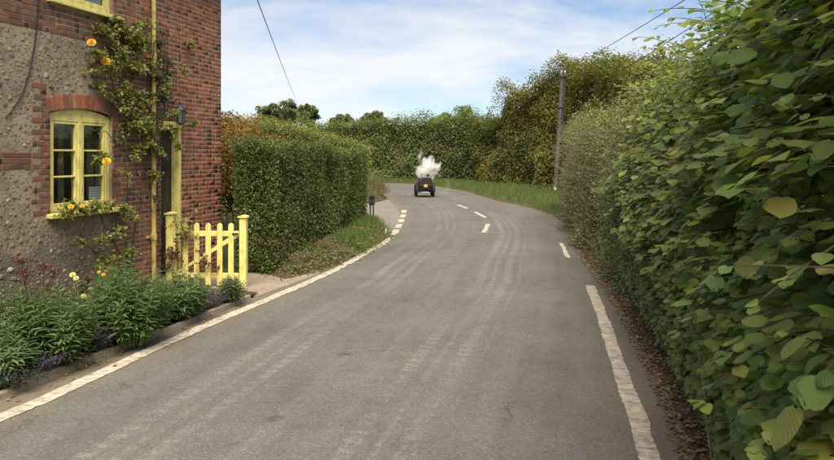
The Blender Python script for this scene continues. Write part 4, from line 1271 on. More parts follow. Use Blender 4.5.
def lavender(label, base, w, h, n, flower=1.0):
    t = thing("lavender_plant", label, "lavender", (base[0], base[1], .07), 0, "lavender plants along the bed edging")
    b = np.array((base[0], base[1], .07))
    P, NN, AA, SS, FP, FN, FA, FS_ = [], [], [], [], [], [], [], []
    for s in range(n):
        a = RNG.uniform(0, 2*math.pi); q = math.sqrt(RNG.random())
        d = np.array((math.cos(a)*q*.9, math.sin(a)*q*.9, 1.0)); d /= np.linalg.norm(d)
        p = b + np.array((math.cos(a), math.sin(a), 0)) * q * w * .18
        L = h * RNG.uniform(.6, 1.1)
        for k in range(3):
            P.append(p + d * L * k * .25); AA.append(d + rand_unit(1)[0] * .35); NN.append(rand_unit(1)[0]); SS.append(L * .42)
        if RNG.random() < flower:
            for k in range(5):
                FP.append(p + d * L * (.72 + .07 * k)); FA.append(d * .7 + rand_unit(1)[0] * .8); FN.append(rand_unit(1)[0]); FS_.append(.026 * RNG.uniform(.7, 1.2))
    scatter("stems", T_GRASS, P, NN, AA, SS, .035, M["lavender_stem"], t)
    if FP: scatter("flower_spikes", T_DIAMOND, FP, FN, FA, FS_, 1.1, M["lavender"], t)
    return t
for lab, p, w, h, n, fl in [
    ("bright purple lavender by the kerb below the tall clump", (40, 374), .46, .26, 210, .95),
    ("dull grey lavender at the kerb beneath the pale tuft", (18, 386), .50, .26, 170, .25),
    ("tight purple lavender left of the big rounded clump", (96, 351), .36, .30, 190, .75),
    ("sparse lavender at the kerb under the big rounded clump", (121, 340), .40, .24, 130, .5),
    ("purple lavender between the big clump and the gate clump", (165, 322), .30, .26, 110, .7),
    ("grey violet lavender at the kerb below the gate pickets", (212, 307), .44, .26, 190, .4),
    ("violet lavender at the path corner under the gate post", (234, 299), .44, .26, 190, .4),
    ("faded lavender squeezed between kerb and gate clump", (196, 312), .36, .22, 110, .35)]:
    lavender(lab, bed_at(*p), w, h, n, fl)

# sedum: dark red flat heads on stalks
sed = thing("sedum_plant", "dark red flat headed flowers on stalks behind the green clumps", "garden plant", (*bed_at(34, 350), .08))
for k, (x, y, Y) in enumerate(((21, 261, 7.0), (23, 272, 6.95), (24, 280, 6.9), (54, 273, 7.3), (44, 267, 7.35))):
    p = Vector(PZ(x, y, Y)); b0 = Vector(sed.location)
    m_ = MB(); m_.tube([Vector((random.uniform(-.1, .1), random.uniform(-.1, .1), 0)), (p - b0) * .6 + Vector((.02, 0, -.05)), p - b0], [.006, .005, .004], 5); so = m_.build("stalk", M["red_leaf"], sed)
    n = 150; q = RNG.normal(size=(n, 3)) * np.array((.035, .035, .018)) + np.array(p)
    scatter("flower_head", T_DIAMOND, q, rand_unit(n) + UP, rand_unit(n), RNG.uniform(.014, .026, n), 1.2, M["sedum"], sed)
# cream and yellow flowers on their own stalks
for nm, lab, cat, base, mat, heads in (
    ("cream_flower_plant", "pale cream yellow flowers standing above the clumps under the window", "flowering plant", (84, 345), "pale_yellow", ((72.5, 274.5, 7.75, .034), (76, 278, 7.75, .030), (83, 296, 7.6, .030), (76, 304, 7.5, .02))),
    ("yellow_flower_plant", "small golden yellow flowers in the bed in front of the drainpipe", "flowering plant", (106, 335), "rose_yellow", ((99, 272, 8.3, .022), (103.5, 274.5, 8.3, .026), (106, 271, 8.35, .020), (2, 295, 6.9, .04)))):
    t = thing(nm, lab, cat, (*bed_at(*base), .08))
    bm_ = bloom_mesh("flower", M[mat], 1.0, 9)
    for (x, y, Y, s) in heads[:3] if nm == "yellow_flower_plant" else heads:
        p = Vector(PZ(x, y, Y)) - Vector(t.location)
        m_ = MB(); m_.tube([(random.uniform(-.05, .05), 0, 0), (p.x*.6, p.y*.6, p.z*.6), p], [.005, .004, .003], 5); m_.build("stalk", M["bed_leaf_pale"], t)
        o = bpy.data.objects.new("flower", bm_); o.location = p; o.scale = (s, s, s); o.rotation_euler = Vector((.2, -.6, .6)).to_track_quat('Z', 'Y').to_euler(); link(o, t)
# dull shrubby mass behind, against the wall
def bush(name, label, cat, base, rx, ry, h, n, leaf, mat, group=None, tmpl=T_OVAL, W=1.0, seed=1, z0=.05, stems=8):
    t = thing(name, label, cat, (base[0], base[1], 0), 0, group)
    nz = Noise(seed, 10, 1.2 / max(rx, .5), 3)
    d = rand_unit(n); q = RNG.random(n) ** .38
    d[:, 2] = np.abs(d[:, 2]) * 1.0 - .12
    rad = q * (1 + .28 * nz(d * 2 + seed))
    P = np.column_stack([base[0] + d[:, 0] * rx * rad, base[1] + d[:, 1] * ry * rad, z0 + np.maximum(d[:, 2] * h * rad, 0)])
    P += RNG.normal(size=(n, 3)) * leaf
    P[:, 2] = np.maximum(P[:, 2], .04)
    scatter("foliage", tmpl, P, d * .5 + UP * .5 + rand_unit(n) * .7, rand_unit(n) + d * .4 - UP * .2, leaf * RNG.uniform(.6, 1.3, n), W, mat, t)
    st_ = [(base[0] + random.uniform(-.2, .2)*rx, base[1] + random.uniform(-.2, .2)*ry, .03) for _ in range(stems)]
    twigs(t, "stems", st_, M["twig"], (h*.7, h*.98), .012, [(random.uniform(-.5, .5)*rx/h, random.uniform(-.5, .5)*ry/h, 1) for _ in st_], .12)
    return t
bush("wall_shrub", "dull green bush against the wall below the window", "shrub", bed_at(88, 330), .42, .34, .72, 1500, .06, M["dark_creeper"], seed=12)
bush("wall_shrub", "small dark bush at the wall foot behind the red flower heads", "shrub", bed_at(40, 340), .45, .30, .70, 1300, .06, M["dark_creeper"], seed=13)
bush("dry_plant", "dry brown seed headed plant by the kerb between two lavenders", "dry plant", bed_at(70, 361), .22, .18, .22, 700, .03, M["brown_leaf"], seed=14, tmpl=T_DIAMOND, stems=4)

# low weeds and seedlings along the bed's edge
n = 1500
Yw = RNG.uniform(4.8, 10.1, n); sw = RNG.random(n) ** 1.6 * .55
Pw = np.column_stack([kerbX(Yw) - .10 - sw, Yw, .10 + .06 * sw + RNG.random(n) * .07])
nzw = Noise(77, 8, 1.3, 2); Pw = Pw[nzw(Pw) > -.05]; n = len(Pw)
o = scatter("bed_weeds", T_OVAL, Pw, UP + rand_unit(n) * .6, rand_unit(n), RNG.uniform(.025, .065, n), 1.0, M["bed_leaf_pale"]); o["kind"] = "stuff"

# fallen leaves (nobody could count them)
def litter(name, pts, mat, size=(.03, .07)):
    n = len(pts); pts = np.array(pts)
    o = scatter(name, T_OVAL, pts, UP + rand_unit(n) * .45, rand_unit(n) * np.array((1, 1, .2)), RNG.uniform(*size, n), 1.15, mat)
    o["kind"] = "stuff"; return o
pts = []
for _ in range(3200):
    Y = random.uniform(4.6, 10.2); s = random.random() ** 1.5
    pts.append((kerbX(Y) - .09 - s * .75, Y, .085 + .08 * min(1, s * 1.2) + random.uniform(0, .02)))
for _ in range(60):
    Y = random.uniform(4.8, 10.2); pts.append((kerbX(Y) + .06 + abs(random.gauss(0, .14)), Y, .030))
litter("fallen_leaves", pts, M["brown_leaf"], (.025, .055))
pts = []
for _ in range(4200):
    Y = 3.2 + 14 * random.random() ** 1.4
    s = abs(random.gauss(.02, .30))
    x = np.interp(Y, [4.83, 6.27, 8.7, 10.95, 14.8, 16.5, 20], [1.99, 2.32, 2.76, 3.14, 3.62, 3.92, 4.5])
    if Y < 4.83: x = 1.99 - (4.83 - Y) * .19
    pts.append((x - .10 + s, Y, .030 + .14 * min(1, max(0, s - .1))))
litter("fallen_leaves", pts, M["brown_leaf"], (.022, .05))
pts = []
for _ in range(1500):
    k = random.randrange(len(HV)); p = HV[k]; pts.append((p[0] + random.gauss(0, .12), p[1] + random.gauss(0, .15), p[2] + .02))
litter("fallen_leaves", pts, M["brown_leaf"], (.025, .06))

# ------------------------------------------------------------------ grass
def grass_patch(name, pts, h, mat, spread=.5, wid=.05):
    n = len(pts); pts = np.array(pts)
    A = UP + rand_unit(n) * spread; Nn = rand_unit(n) * np.array((1, 1, .25))
    o = scatter(name, T_GRASS, pts, Nn, A, h * RNG.uniform(.5, 1.25, n), wid, mat); o["kind"] = "stuff"; return o
def on_mesh(V, cond, n, jit=.12):
    W_ = np.array([v for v in V if cond(v)]); idx = RNG.integers(0, len(W_), n)
    P = W_[idx] + RNG.normal(size=(n, 3)) * np.array((jit, jit, 0)); return P
g1 = np.vstack([on_mesh(HV, lambda v: v[1] > 18.4 and v[2] > .02, 5200, .12), on_mesh(HV, lambda v: 15.0 < v[1] < 17.2 and -1.9 < v[0] < -1.2, 3200, .14), on_mesh(HV, lambda v: v[1] > 12.6 and v[2] > .10, 400, .2)])
grass_patch("verge_grass", g1, .13, M["grass"], .5, .06)
grass_patch("verge_grass", on_mesh(RV, lambda v: v[1] > 23 and v[2] > .03, 34000, .30), .21, M["grass"], .5, .055)
grass_patch("verge_grass", on_mesh(FV, lambda v: v[2] > .03, 18000, .3), .26, M["grass"], .5, .06)
grass_patch("bank_grass", on_mesh(BV, lambda v: v[2] > .06, 17000, .22), .34, M["dry_grass"], .55, .05)
grass_patch("bank_grass", on_mesh(BV, lambda v: v[2] > .5, 5000, .25), .40, M["grass"], .5, .05)
# low weeds on the verge in front of the hedge
P = on_mesh(HV, lambda v: 12.2 < v[1] < 18.5 and v[2] < .25, 2000, .14)
n = len(P); P[:, 2] += RNG.uniform(0, .07, n)
o = scatter("verge_weeds", T_OVAL, P, UP + rand_unit(n)*.6, rand_unit(n), RNG.uniform(.04, .085, n), 1.1, M["privet"]); o["kind"] = "stuff"

# ------------------------------------------------------------------ clipped hedge beside the gate
t = thing("clipped_hedge", "dense dark green clipped hedge with flat top between the gate and the side lane", "hedge", (-2.7, 16, 0))
def hH(s): return np.interp(s, [0, .5, 1], [2.46, 2.46, 2.34])
hedge_line(t, [(-2.66, 12.36), (-2.42, 14.2), (-2.0, 18), (-1.62, 21.6)], hH, .80, 92000, .045, M["privet"], 51, side=-1, lean=.10, rough=.11, nfreq=.5, bottom=.05, top_rough=.06,
           tmpl=T_DIAMOND, W=1.25, topround=.12, core_mat=M["twig"], core_in=.20, inner=.09, sprout=.03)
st_ = [(-2.62 + random.uniform(-.3, .1), 12.5 + random.uniform(-.1, .3), .03) for _ in range(18)]
twigs(t, "bare_stems", st_, M["twig"], (.5, 1.1), .014, [(random.uniform(-.25, .35), random.uniform(-.5, .1), 1) for _ in st_], .14)

# ------------------------------------------------------------------ orange autumn shrub behind it
def loose_tree(name, label, cat, base, rx, ry, z0, z1, n, leaf, mat, clumps=40, trunk=.08, group=None, tmpl=T_DIAMOND, W=1.1, spread=.32, seed=1, shell=.55):
    """trunk, limbs that reach the leaf clumps, clumps of leaves through the crown's volume"""
    r = np.random.default_rng(seed)
    t = thing(name, label, cat, (base[0], base[1], 0), 0, group)
    cz = (z0 + z1) / 2; hz = (z1 - z0) / 2
    C_ = []
    for _ in range(clumps):
        d = r.normal(size=3); d /= np.linalg.norm(d); q = (shell + (1 - shell) * r.random()) if r.random() < .8 else r.random() * shell
        q *= r.uniform(.88, 1.1)
        C_.append((base[0] + d[0]*rx*q, base[1] + d[1]*ry*q, cz + d[2]*hz*q))
    C_ = np.array(C_)
    m = MB(); b0 = Vector((base[0], base[1], 0))
    fork = Vector((0, 0, z0 + (cz - z0) * .25))
    m.tube([Vector((0, 0, -.05)), Vector((random.uniform(-.1, .1), random.uniform(-.1, .1), fork.z * .5)), fork], [trunk, trunk*.8, trunk*.65], 8)
    lim = list(range(0, clumps, max(1, clumps // 26)))
    for i in lim:
        c = Vector(C_[i]) - b0; mid_ = fork.lerp(c, .5) + Vector((0, 0, .12 * (c - fork).length))
        m.tube([fork, mid_, c], [trunk*.40, trunk*.25, trunk*.08], 5, False)
    m.build("trunk", M["bark"], t)
    idx = r.integers(0, clumps, n)
    size = r.uniform(.6, 1.3, clumps)[idx]
    off = r.normal(size=(n, 3)); off *= np.minimum(1, 1.5 / np.linalg.norm(off, axis=1))[:, None]; off *= np.array((1, 1, .75)); off *= (spread * size)[:, None] * np.array((rx, ry, hz)).mean()
    P = C_[idx] + off
    outd = (P - np.array((base[0], base[1], cz))) / np.array((rx, ry, hz))
    outd /= np.linalg.norm(outd, axis=1)[:, None] + 1e-6
    P[:, 2] = np.maximum(P[:, 2], .06)
    tone = np.mod(r.random(clumps)[idx] * .6 + r.random(n) * .5, 1)
    scatter("crown", tmpl, P, outd * .5 + UP * .55 + rand_unit(n) * .7, rand_unit(n) - UP * .3 + outd * .4, leaf * RNG.uniform(.6, 1.3, n), W, mat, t, rnd=tone)
    return t
loose_tree("autumn_shrub", "tall shrub turning orange between the brick corner and the clipped hedge", "shrub", (-5.1, 18.6), 1.35, 1.3, .2, 3.55, 15000, .075, M["orange"], 60, .06, seed=61, spread=.2)
loose_tree("autumn_shrub", "yellow green shrub behind the clipped hedge's top", "shrub", (-6.6, 25), 1.8, 1.6, .3, 3.75, 11000, .09, M["orange"], 50, .07, seed=63, spread=.2)
loose_tree("garden_shrub", "green bush low behind the cottage corner", "shrub", (-6.6, 21), 1.5, 1.2, .1, 3.0, 8000, .08, M["privet"], 40, .06, seed=64, spread=.22)

# ------------------------------------------------------------------ hedges beyond the road
t = thing("pale_hedge", "pale green sloping hedge on the bank beyond the side lane", "hedge", (-5, 37, 0))
hedge_line(t, [(-11, 37.2), (-7.5, 36.8), (-4.6, 36.6), (-2.45, 37.0), (-3.0, 40)], lambda s: np.interp(s, [0, .25, .5, .75, 1], [4.3, 4.1, 3.55, 2.7, 2.4]), 1.6, 30000, .10, M["light_hedge"], 52, side=-1, lean=.3, rough=.22, nfreq=.35, bottom=.4, top_rough=.18, core_mat=M["twig"], core_in=.35, inner=.16)
t = thing("field_hedge", "tall dark green hedge across the far side of the road's bend", "hedge", (-6, 58, 0))
hedge_line(t, [(-30, 61), (-20, 60.2), (-11, 59.6), (-4, 58.0), (1.2, 55.4), (5.4, 51.6)], lambda s: np.interp(s, [0, .2, .4, .55, .68, .8, .9, 1], [5.6, 5.4, 5.2, 5.15, 5.35, 5.25, 5.5, 5.2]), 2.4, 75000, .20, M["far_hedge"], 53, side=-1, lean=.4, rough=.42, nfreq=.30, bottom=.1, top_rough=.55, core_mat=M["twig"], core_in=.55, inner=.22, sprout=.05, W=.75)
for (x, yt, Y, rx, lab, sd) in ((456, 107, 62, 1.9, "bushy tree poking above the hedge at the bend's far side", 71), (437, 116, 63, 1.0, "small round tree top beside the bushy one above the far hedge", 72), (468, 112, 60, 1.3, "loose tree top where the far hedge meets the autumn hedgerow", 73)):
    zt = CAM_H - (yt - HORIZON) / FPX * Y
    loose_tree("hedge_tree", lab, "tree", ((x - 417) / FPX * Y, Y), rx, rx, zt - 3.2, zt, 5000, .20, M["far_hedge"], 34, .12, seed=sd, group="trees poking above the far hedge", spread=.22)

# distant trees on the skyline
for (x, yt, yb, w, Y, lab, sd) in ((287, 98, 124, 38, 150, "wide twin topped oak on the skyline beneath the lone cable", 81), (308, 102, 124, 30, 152, "dark round oak joined to the wide one on the skyline", 82), (340, 112.5, 126, 26, 165, "small low oak in the middle of the skyline row", 83), (374.5, 110, 126, 32, 160, "flat topped oak at the end of the skyline row", 84), (270, 102, 124, 28, 150, "lesser oak crown at the outer edge of the skyline row", 85)):
    zt = CAM_H - (yt - HORIZON) / FPX * Y; zb = CAM_H - (yb - HORIZON) / FPX * Y
    rx = w / 2 / FPX * Y
    loose_tree("oak_tree", lab, "tree", ((x - 417) / FPX * Y, Y), rx * .86, rx * .86, zb - .5, zt - .35, 9000, .42, M["far_tree"], 60, .45, seed=sd, group="oaks on the skyline", spread=.15, shell=.5)

# ------------------------------------------------------------------ autumn hedgerow behind the telegraph pole
t = thing("autumn_hedgerow", "tall olive brown hedgerow turning to autumn behind the telegraph pole", "hedge", (8, 42, 0))
hr = [(4.5, 51.5), (5.4, 48), (7.2, 44), (9.0, 40.5), (9.6, 37), (9.3, 32.5), (9.2, 28)]
hedge_line(t, hr, lambda s: np.interp(s, [0, .10, .2, .32, .45, .58, .72, .85, 1], [4.7, 5.6, 6.6, 7.4, 7.9, 7.7, 7.0, 6.6, 6.0]), 3.6, 130000, .145, M["autumn"], 54, side=-1, lean=.9, rough=.60, nfreq=.22, bottom=.10, top_rough=.5, topround=.3, core_mat=M["twig"], core_in=.85, inner=.24, sprout=.12, W=1.0, hole=.0)
st_ = []
Q_, _ = interp_poly(hr, .4)
for _ in range(90):
    p = Q_[random.randrange(len(Q_))]; st_.append((p[0] + random.uniform(.8, 2.6), p[1], random.uniform(3.9, 5.8)))
twigs(t, "top_shoots", st_, M["twig"], (.9, 2.0), .016, [(random.uniform(-.5, .3), random.uniform(-.4, .4), 1) for _ in st_], .12)

# ------------------------------------------------------------------ right roadside: hawthorn hedge, then hazel
t = thing("hawthorn_hedge", "fine leaved grey green and brown hawthorn hedge between the telegraph pole and the hazel", "hedge", (4.4, 17, 0))
hf = [(6.6, 27.5), (5.55, 26.0), (4.95, 22), (4.30, 18.6), (3.95, 16), (3.62, 13.2), (3.32, 11), (3.05, 9.3)]
hedge_line(t, hf, lambda s: np.interp(s, [0, .06, .2, .4, .6, .8, 1], [2.2, 2.7, 3.0, 3.15, 3.15, 3.0, 2.85]), 2.3, 120000, .062, M["thorn"], 55, side=-1, lean=.35, rough=.30, nfreq=.42, bottom=.06, top_rough=.22, topround=.3, core_mat=M["twig"], core_in=.50, inner=.16, sprout=.14, W=.85)
Q_, _ = interp_poly(hf, .2)
st_ = [];
for _ in range(420):
    p = Q_[random.randrange(len(Q_))]; st_.append((p[0] + random.uniform(-.05, .35), p[1], random.uniform(.2, 2.7)))
twigs(t, "twigs", st_, M["pale_twig"], (.25, .7), .0035, [(-1.0, random.uniform(-.6, .6), random.uniform(-.2, .9)) for _ in st_], .2, 3, 4)

t = thing("hazel_thicket", "overhanging hazel thicket with big crinkled leaves along the roadside", "hazel", (2.6, 5, 0))
hz = [(4.0, 12.6), (3.42, 10.9), (3.02, 8.9), (2.62, 6.9), (2.26, 5.2), (1.90, 3.7), (1.52, 2.5), (1.22, 1.5), (1.05, .4), (1.1, -.6)]
HZ0 = [hazel_template(s) for s in (1, 2, 3, 4, 5, 6)]
HZ5 = [hazel_template(s, 5) for s in (11, 12, 13, 14)]
def hazel_points(n, seed):
    """leaf places on a bumpy leaning face made of sprays; density grows where the camera is near"""
    r = np.random.default_rng(seed)
    Q, tl = interp_poly(hz, .05); L = tl[-1]
    ya = Q[:, 1]
    tan = np.gradient(Q, axis=0); tan /= np.linalg.norm(tan, axis=1)[:, None]
    nrm = np.column_stack([-tan[:, 1], tan[:, 0]])
    if nrm[:, 0].mean() > 0: pass
    else: nrm = -nrm
    nA, nB = Noise(seed, 12, .55, 3), Noise(seed + 3, 12, 1.3, 2)
    i = r.integers(0, len(Q), n)
    Hh = np.interp(Q[i, 1], [0, 2, 4, 6, 8, 10, 12.6], [3.9, 3.75, 3.42, 3.08, 2.88, 2.80, 2.6])
    u = r.random(n)
    top = r.random(n) < .16
    z = .12 + u * (Hh - .12); w = np.zeros(n)
    w[top] = r.random(top.sum()) * 1.6; z[top] = Hh[top]
    # belly: the middle leans over the road, the foot tucks in, the head rounds back
    rel = z / Hh
    belly = np.interp(rel, [0, .12, .35, .6, .85, 1.0], [.02, .06, .12, .14, -.05, -.35])
    P = np.zeros((n, 3)); P[:, :2] = Q[i]; P[:, 2] = z
    outn = np.zeros((n, 3)); outn[:, :2] = -nrm[i]
    outn[top] = (0, 0, 1)
    P[:, :2] += nrm[i] * (w - np.where(top, 0, belly))[:, None]
    d = .27 * nA(P) + .14 * nB(P) - np.abs(r.normal(size=n)) * .15 - (r.random(n) < .3) * r.random(n) * .45
    P += outn * d[:, None]
    P[top, 2] += .22 * nB(P[top] * .8) + np.abs(r.normal(size=top.sum())) * .10
    P += r.normal(size=(n, 3)) * .03
    return P, outn
P, outn = hazel_points(36000, 91)
sz0 = np.zeros(len(P)); Nf = np.zeros((len(P), 3)); Af = np.zeros((len(P), 3))
# leafy sprays: twigs that arch out of the face with leaves set alternately on both sides
Sp, So = hazel_points(3100, 95)
twm = MB(); b0 = Vector(t.location)
eP, eO, eN, eA, eS = [], [], [], [], []
for k in range(len(Sp)):
    p = Sp[k] - So[k] * .12; d = So[k] * .75 + UP * RNG.uniform(-.1, .55) + rand_unit(1)[0] * .65; d /= np.linalg.norm(d)
    if np.linalg.norm(p - np.array((0, 0, CAM_H))) < 1.75: continue
    L_ = RNG.uniform(.28, .62); ns_ = 7; pts = [p.copy()]
    sz = RNG.uniform(.046, .098) * np.interp(p[2], [0, .8, 2], [.70, .85, 1.0]) * np.interp(p[1], [8.5, 11.5], [1.0, .6])
    for q in range(ns_):
        d = d + rand_unit(1)[0] * .10 - UP * .13; d /= np.linalg.norm(d); p = p + d * L_ / ns_; pts.append(p.copy())
        sd = np.cross(d, UP); sd /= np.linalg.norm(sd) + 1e-6
        for sg in ((1, -1) if RNG.random() < .45 else ((1,) if q % 2 else (-1,))):
            a = sd * sg * .95 + d * .55 - UP * RNG.uniform(.05, .45) + rand_unit(1)[0] * .22
            a /= np.linalg.norm(a)
            eP.append(p + a * .012); eO.append(So[k]); eA.append(a); eN.append(UP * .85 + So[k] * .30 + np.array(_sd) * .2 + rand_unit(1)[0] * .30)
            eS.append(sz * (1.05 - .55 * (q / ns_) ** 2) * RNG.uniform(.70, 1.12))
    a_ = d - UP * .3; eP.append(p); eO.append(So[k]); eA.append(a_); eN.append(UP + So[k] * .4); eS.append(sz * .6)
    twm.tube([Vector(x) - b0 for x in pts[::2] + [pts[-1]]], [.0042, .0036, .003, .0024, .0016][:len(pts[::2]) + 1], 3, False)
for q_ in range(len(twm.v)):
    x_, y_, z_ = twm.v[q_]; x_ += b0.x; y_ += b0.y; z_ += b0.z
    f_ = float(np.interp(y_, [p[1] for p in hz][::-1], [p[0] for p in hz][::-1])) + float(np.interp(z_, [0, .4, 1.0, 1.5], [.0, -.09, -.18, -.60]))
    if z_ < 1.5 and x_ < f_: twm.v[q_] = (f_ + .02 - b0.x, y_ - b0.y, z_ - b0.z)
twm.build("spray_twigs", M["bark"], t)["kind"] = "stuff"
P = np.vstack([P, eP]); outn = np.vstack([outn, eO])
foot = np.interp(P[:, 1], [p[1] for p in hz][::-1], [p[0] for p in hz][::-1])
lim = foot + np.interp(P[:, 2], [0, .4, 1.0, 1.5], [.0, -.09, -.18, -.60])
over = np.maximum(lim - P[:, 0], 0)
P[:, 0] += over * np.where(P[:, 2] < 1.5, 1.0 + .5 * RNG.random(len(P)), 0); sz0 = np.r_[sz0, eS]; Nf = np.vstack([Nf, eN]); Af = np.vstack([Af, eA])
dist = np.linalg.norm(P - np.array((0, 0, CAM_H)), axis=1)
keep = (P[:, 2] > .08) & (P[:, 1] > -.6)
# keep clear of the lens
keep &= ~((dist < 1.35))
far = np.clip((P[:, 1] - 8.6) / 2.6, 0, 1)
P, outn, dist, far, sz0, Nf, Af = P[keep], outn[keep], dist[keep], far[keep], sz0[keep], Nf[keep], Af[keep]
m = len(P)
size = np.where(RNG.random(m) < far, RNG.uniform(.045, .075, m), RNG.uniform(.036, .100, m))
size *= np.interp(P[:, 2], [0, .8, 2], [.72, .85, 1.0])
big = RNG.random(m) < .08
size[big] *= 1.25
# hanging leaves: blade faces out and up, tip droops outward; small variation makes rows along the twigs
Nn = outn * .42 + UP * .80 + np.array(_sd) * .45 + rand_unit(m) * .60
A = outn * .70 - UP * .30 + rand_unit(m) * .80
spr = sz0 > 0
size[spr] = sz0[spr]; Nn[spr] = Nf[spr]; A[spr] = Af[spr]
inFrame = (P[:, 1] > .4) & (417 + FPX * P[:, 0] / np.maximum(P[:, 1], .3) < 850) & (np.abs(HORIZON - (P[:, 2] - CAM_H) * FPX / np.maximum(P[:, 1], .3) - 230) < 250)
px = size * FPX / np.maximum(dist, .3) * inFrame
depth_ok = (outn * (P - 0)).sum(1)
nearorder = np.argsort(-px)
single = nearorder[:300]
ms = np.ones(m, bool); ms[single] = False
nearm = ms & (dist < 6.2); farm = ms & ~nearm
base_t = np.array(t.location)
# larger leaves added deeper in the thicket to block gaps of sky
Pd, od = hazel_points(15000, 97)
Pd -= od * (.30 + .75 * RNG.random(len(Pd)))[:, None]
kd = (Pd[:, 2] > .05) & (np.linalg.norm(Pd - np.array((0, 0, CAM_H)), axis=1) > 1.5)
Pd, od = Pd[kd], od[kd]; nd = len(Pd)
o = scatter("inner_leaf_mass", T_OVAL, Pd, od * .9 + UP * .3 + rand_unit(nd) * .4, rand_unit(nd) - UP * .4, RNG.uniform(.11, .17, nd), 1.5, M["hazel_small"], t); o["kind"] = "stuff"
for q, tm in enumerate(HZ0):
    s_ = np.where(nearm)[0][q::len(HZ0)]
    o = scatter("leaf_mass", tm, P[s_], Nn[s_], A[s_], size[s_], RNG.uniform(.90, 1.10, len(s_)), M["hazel"], t, uv=True, smooth=True); o["kind"] = "stuff"
for q, tm in enumerate(HZ5):
    s_ = np.where(farm)[0][q::len(HZ5)]
    o = scatter("leaf_mass", tm, P[s_], Nn[s_], A[s_], size[s_], RNG.uniform(.8, 1.0, len(s_)), M["hazel"] if q < 2 else M["hazel_small"], t, uv=True, smooth=True); o["kind"] = "stuff"
LM = [np_mesh("leaf", tm[0], tm[1], M["hazel"], uv=tm[2], smooth=True) for tm in [hazel_template(s) for s in (21, 22, 23, 24, 25, 26, 27, 28)]]
xx, yy, zz = frames(Nn[single], A[single])
for k, i in enumerate(single):
    o = bpy.data.objects.new("leaf", LM[k % 8])
    rot = Matrix((xx[k], yy[k], zz[k])).transposed().to_4x4()
    o.matrix_world = Matrix.Translation(Vector(P[i] - base_t)) @ rot @ Matrix.Diagonal((size[i], size[i] * random.uniform(.85, 1.0), size[i], 1))
    link(o, t)
print("hazel leaves", m, "largest px", px[single[0]], px[single[-1]])
# hazel rods and side branches, and shoots above the top
st_, dr_ = [], []
Q_, _ = interp_poly(hz, .2)
for _ in range(120):
    p = Q_[random.randrange(len(Q_))]
    st_.append((p[0] + random.uniform(.25, .9), p[1] + random.uniform(-.1, .1), random.uniform(0, .6))); dr_.append((random.uniform(-.12, .25), random.uniform(-.3, .3), 1))
twigs(t, "rods", st_, M["bark"], (1.5, 2.5), .011, dr_, .07, 5, 7)
st_, dr_ = [], []
for _ in range(330):
    p = Q_[random.randrange(len(Q_))]
    st_.append((p[0] + random.uniform(.15, .5), p[1], random.uniform(.5, 3.0))); dr_.append((random.uniform(-1, -.2), random.uniform(-.7, .7), random.uniform(-.1, .9)))
twigs(t, "side_branches", st_, M["bark"], (.3, .6), .0045, dr_, .16, 4, 5)
# sparse shoots against the sky, with leaves along them
P2, N2, A2, S2 = [], [], [], []
mb = MB(); b0 = Vector(t.location)
for k in range(64):
    Y = random.uniform(2.6, 9.5); x0 = np.interp(Y, [p[1] for p in hz][::-1], [p[0] for p in hz][::-1]) + random.uniform(.05, .7)
    z0 = np.interp(Y, [2, 4, 6, 8, 10], [3.5, 3.2, 2.9, 2.75, 2.65]); p = Vector((x0, Y, z0)); d = Vector((random.uniform(-.7, .2), random.uniform(-.5, .4), 1)).normalized()
    L_ = random.uniform(.35, .85); pts = [p.copy()]
    for q in range(5):
        d = (d + Vector(rand_unit(1)[0]) * .16).normalized(); p = p + d * L_ / 5; pts.append(p.copy())
        for _ in range(2):
            side_ = Vector(rand_unit(1)[0]); P2.append(tuple(p + side_ * .02)); A2.append(tuple(side_ * .9 + d * .3 - Vector((0, 0, .3)))); N2.append(tuple(Vector((-.3, -.3, .7)) + Vector(rand_unit(1)[0]) * .6)); S2.append(random.uniform(.05, .105) * (1 - .08 * q))
    mb.tube([q - b0 for q in pts], [.006 - .0009 * i for i in range(6)], 4)
mb.build("top_shoots", M["bark"], t)
scatter("shoot_leaves", HZ0[1], P2, N2, A2, S2, .9, M["hazel"], t, uv=True, smooth=True)
# dry stalks standing out of the foot of the thicket
dry = thing("dry_stalks", "pale dry stalks standing at the foot of the hazel by the road edge", "dry stalks", (1.75, 4.1, .05))
st_ = [(*PZ(x, 470, 3.9)[:2], .3) for x in (742, 748, 755, 731, 775, 712)]
twigs(dry, "stalk", st_, M["pale_twig"], (.6, 1.25), .005, [(random.uniform(-.4, .35), random.uniform(-.3, .1), 1.2) for _ in st_], .09, 5, 7)
# low bramble and nettles along the foot of both hedges
n = 5200
Yb = 2.4 + 20 * RNG.random(n) ** 1.3
xb = np.interp(Yb, [2.4, 4.83, 6.27, 8.7, 10.95, 14.8, 16.5, 20, 25], [1.80, 2.28, 2.55, 2.94, 3.28, 3.72, 4.02, 4.7, 5.3]) + np.abs(RNG.normal(size=n)) * .22
zb = np.abs(RNG.normal(size=n)) * .22 + .06
Pb = np.column_stack([xb + .10 + np.abs(RNG.normal(size=n)) * .06, Yb, zb])
o = scatter("verge_weeds", T_OVAL, Pb, UP * .8 + rand_unit(n) * .6 + np.array((-.3, -.2, 0)), rand_unit(n), RNG.uniform(.035, .09, n), .95, M["hazel_small"]); o["kind"] = "stuff"

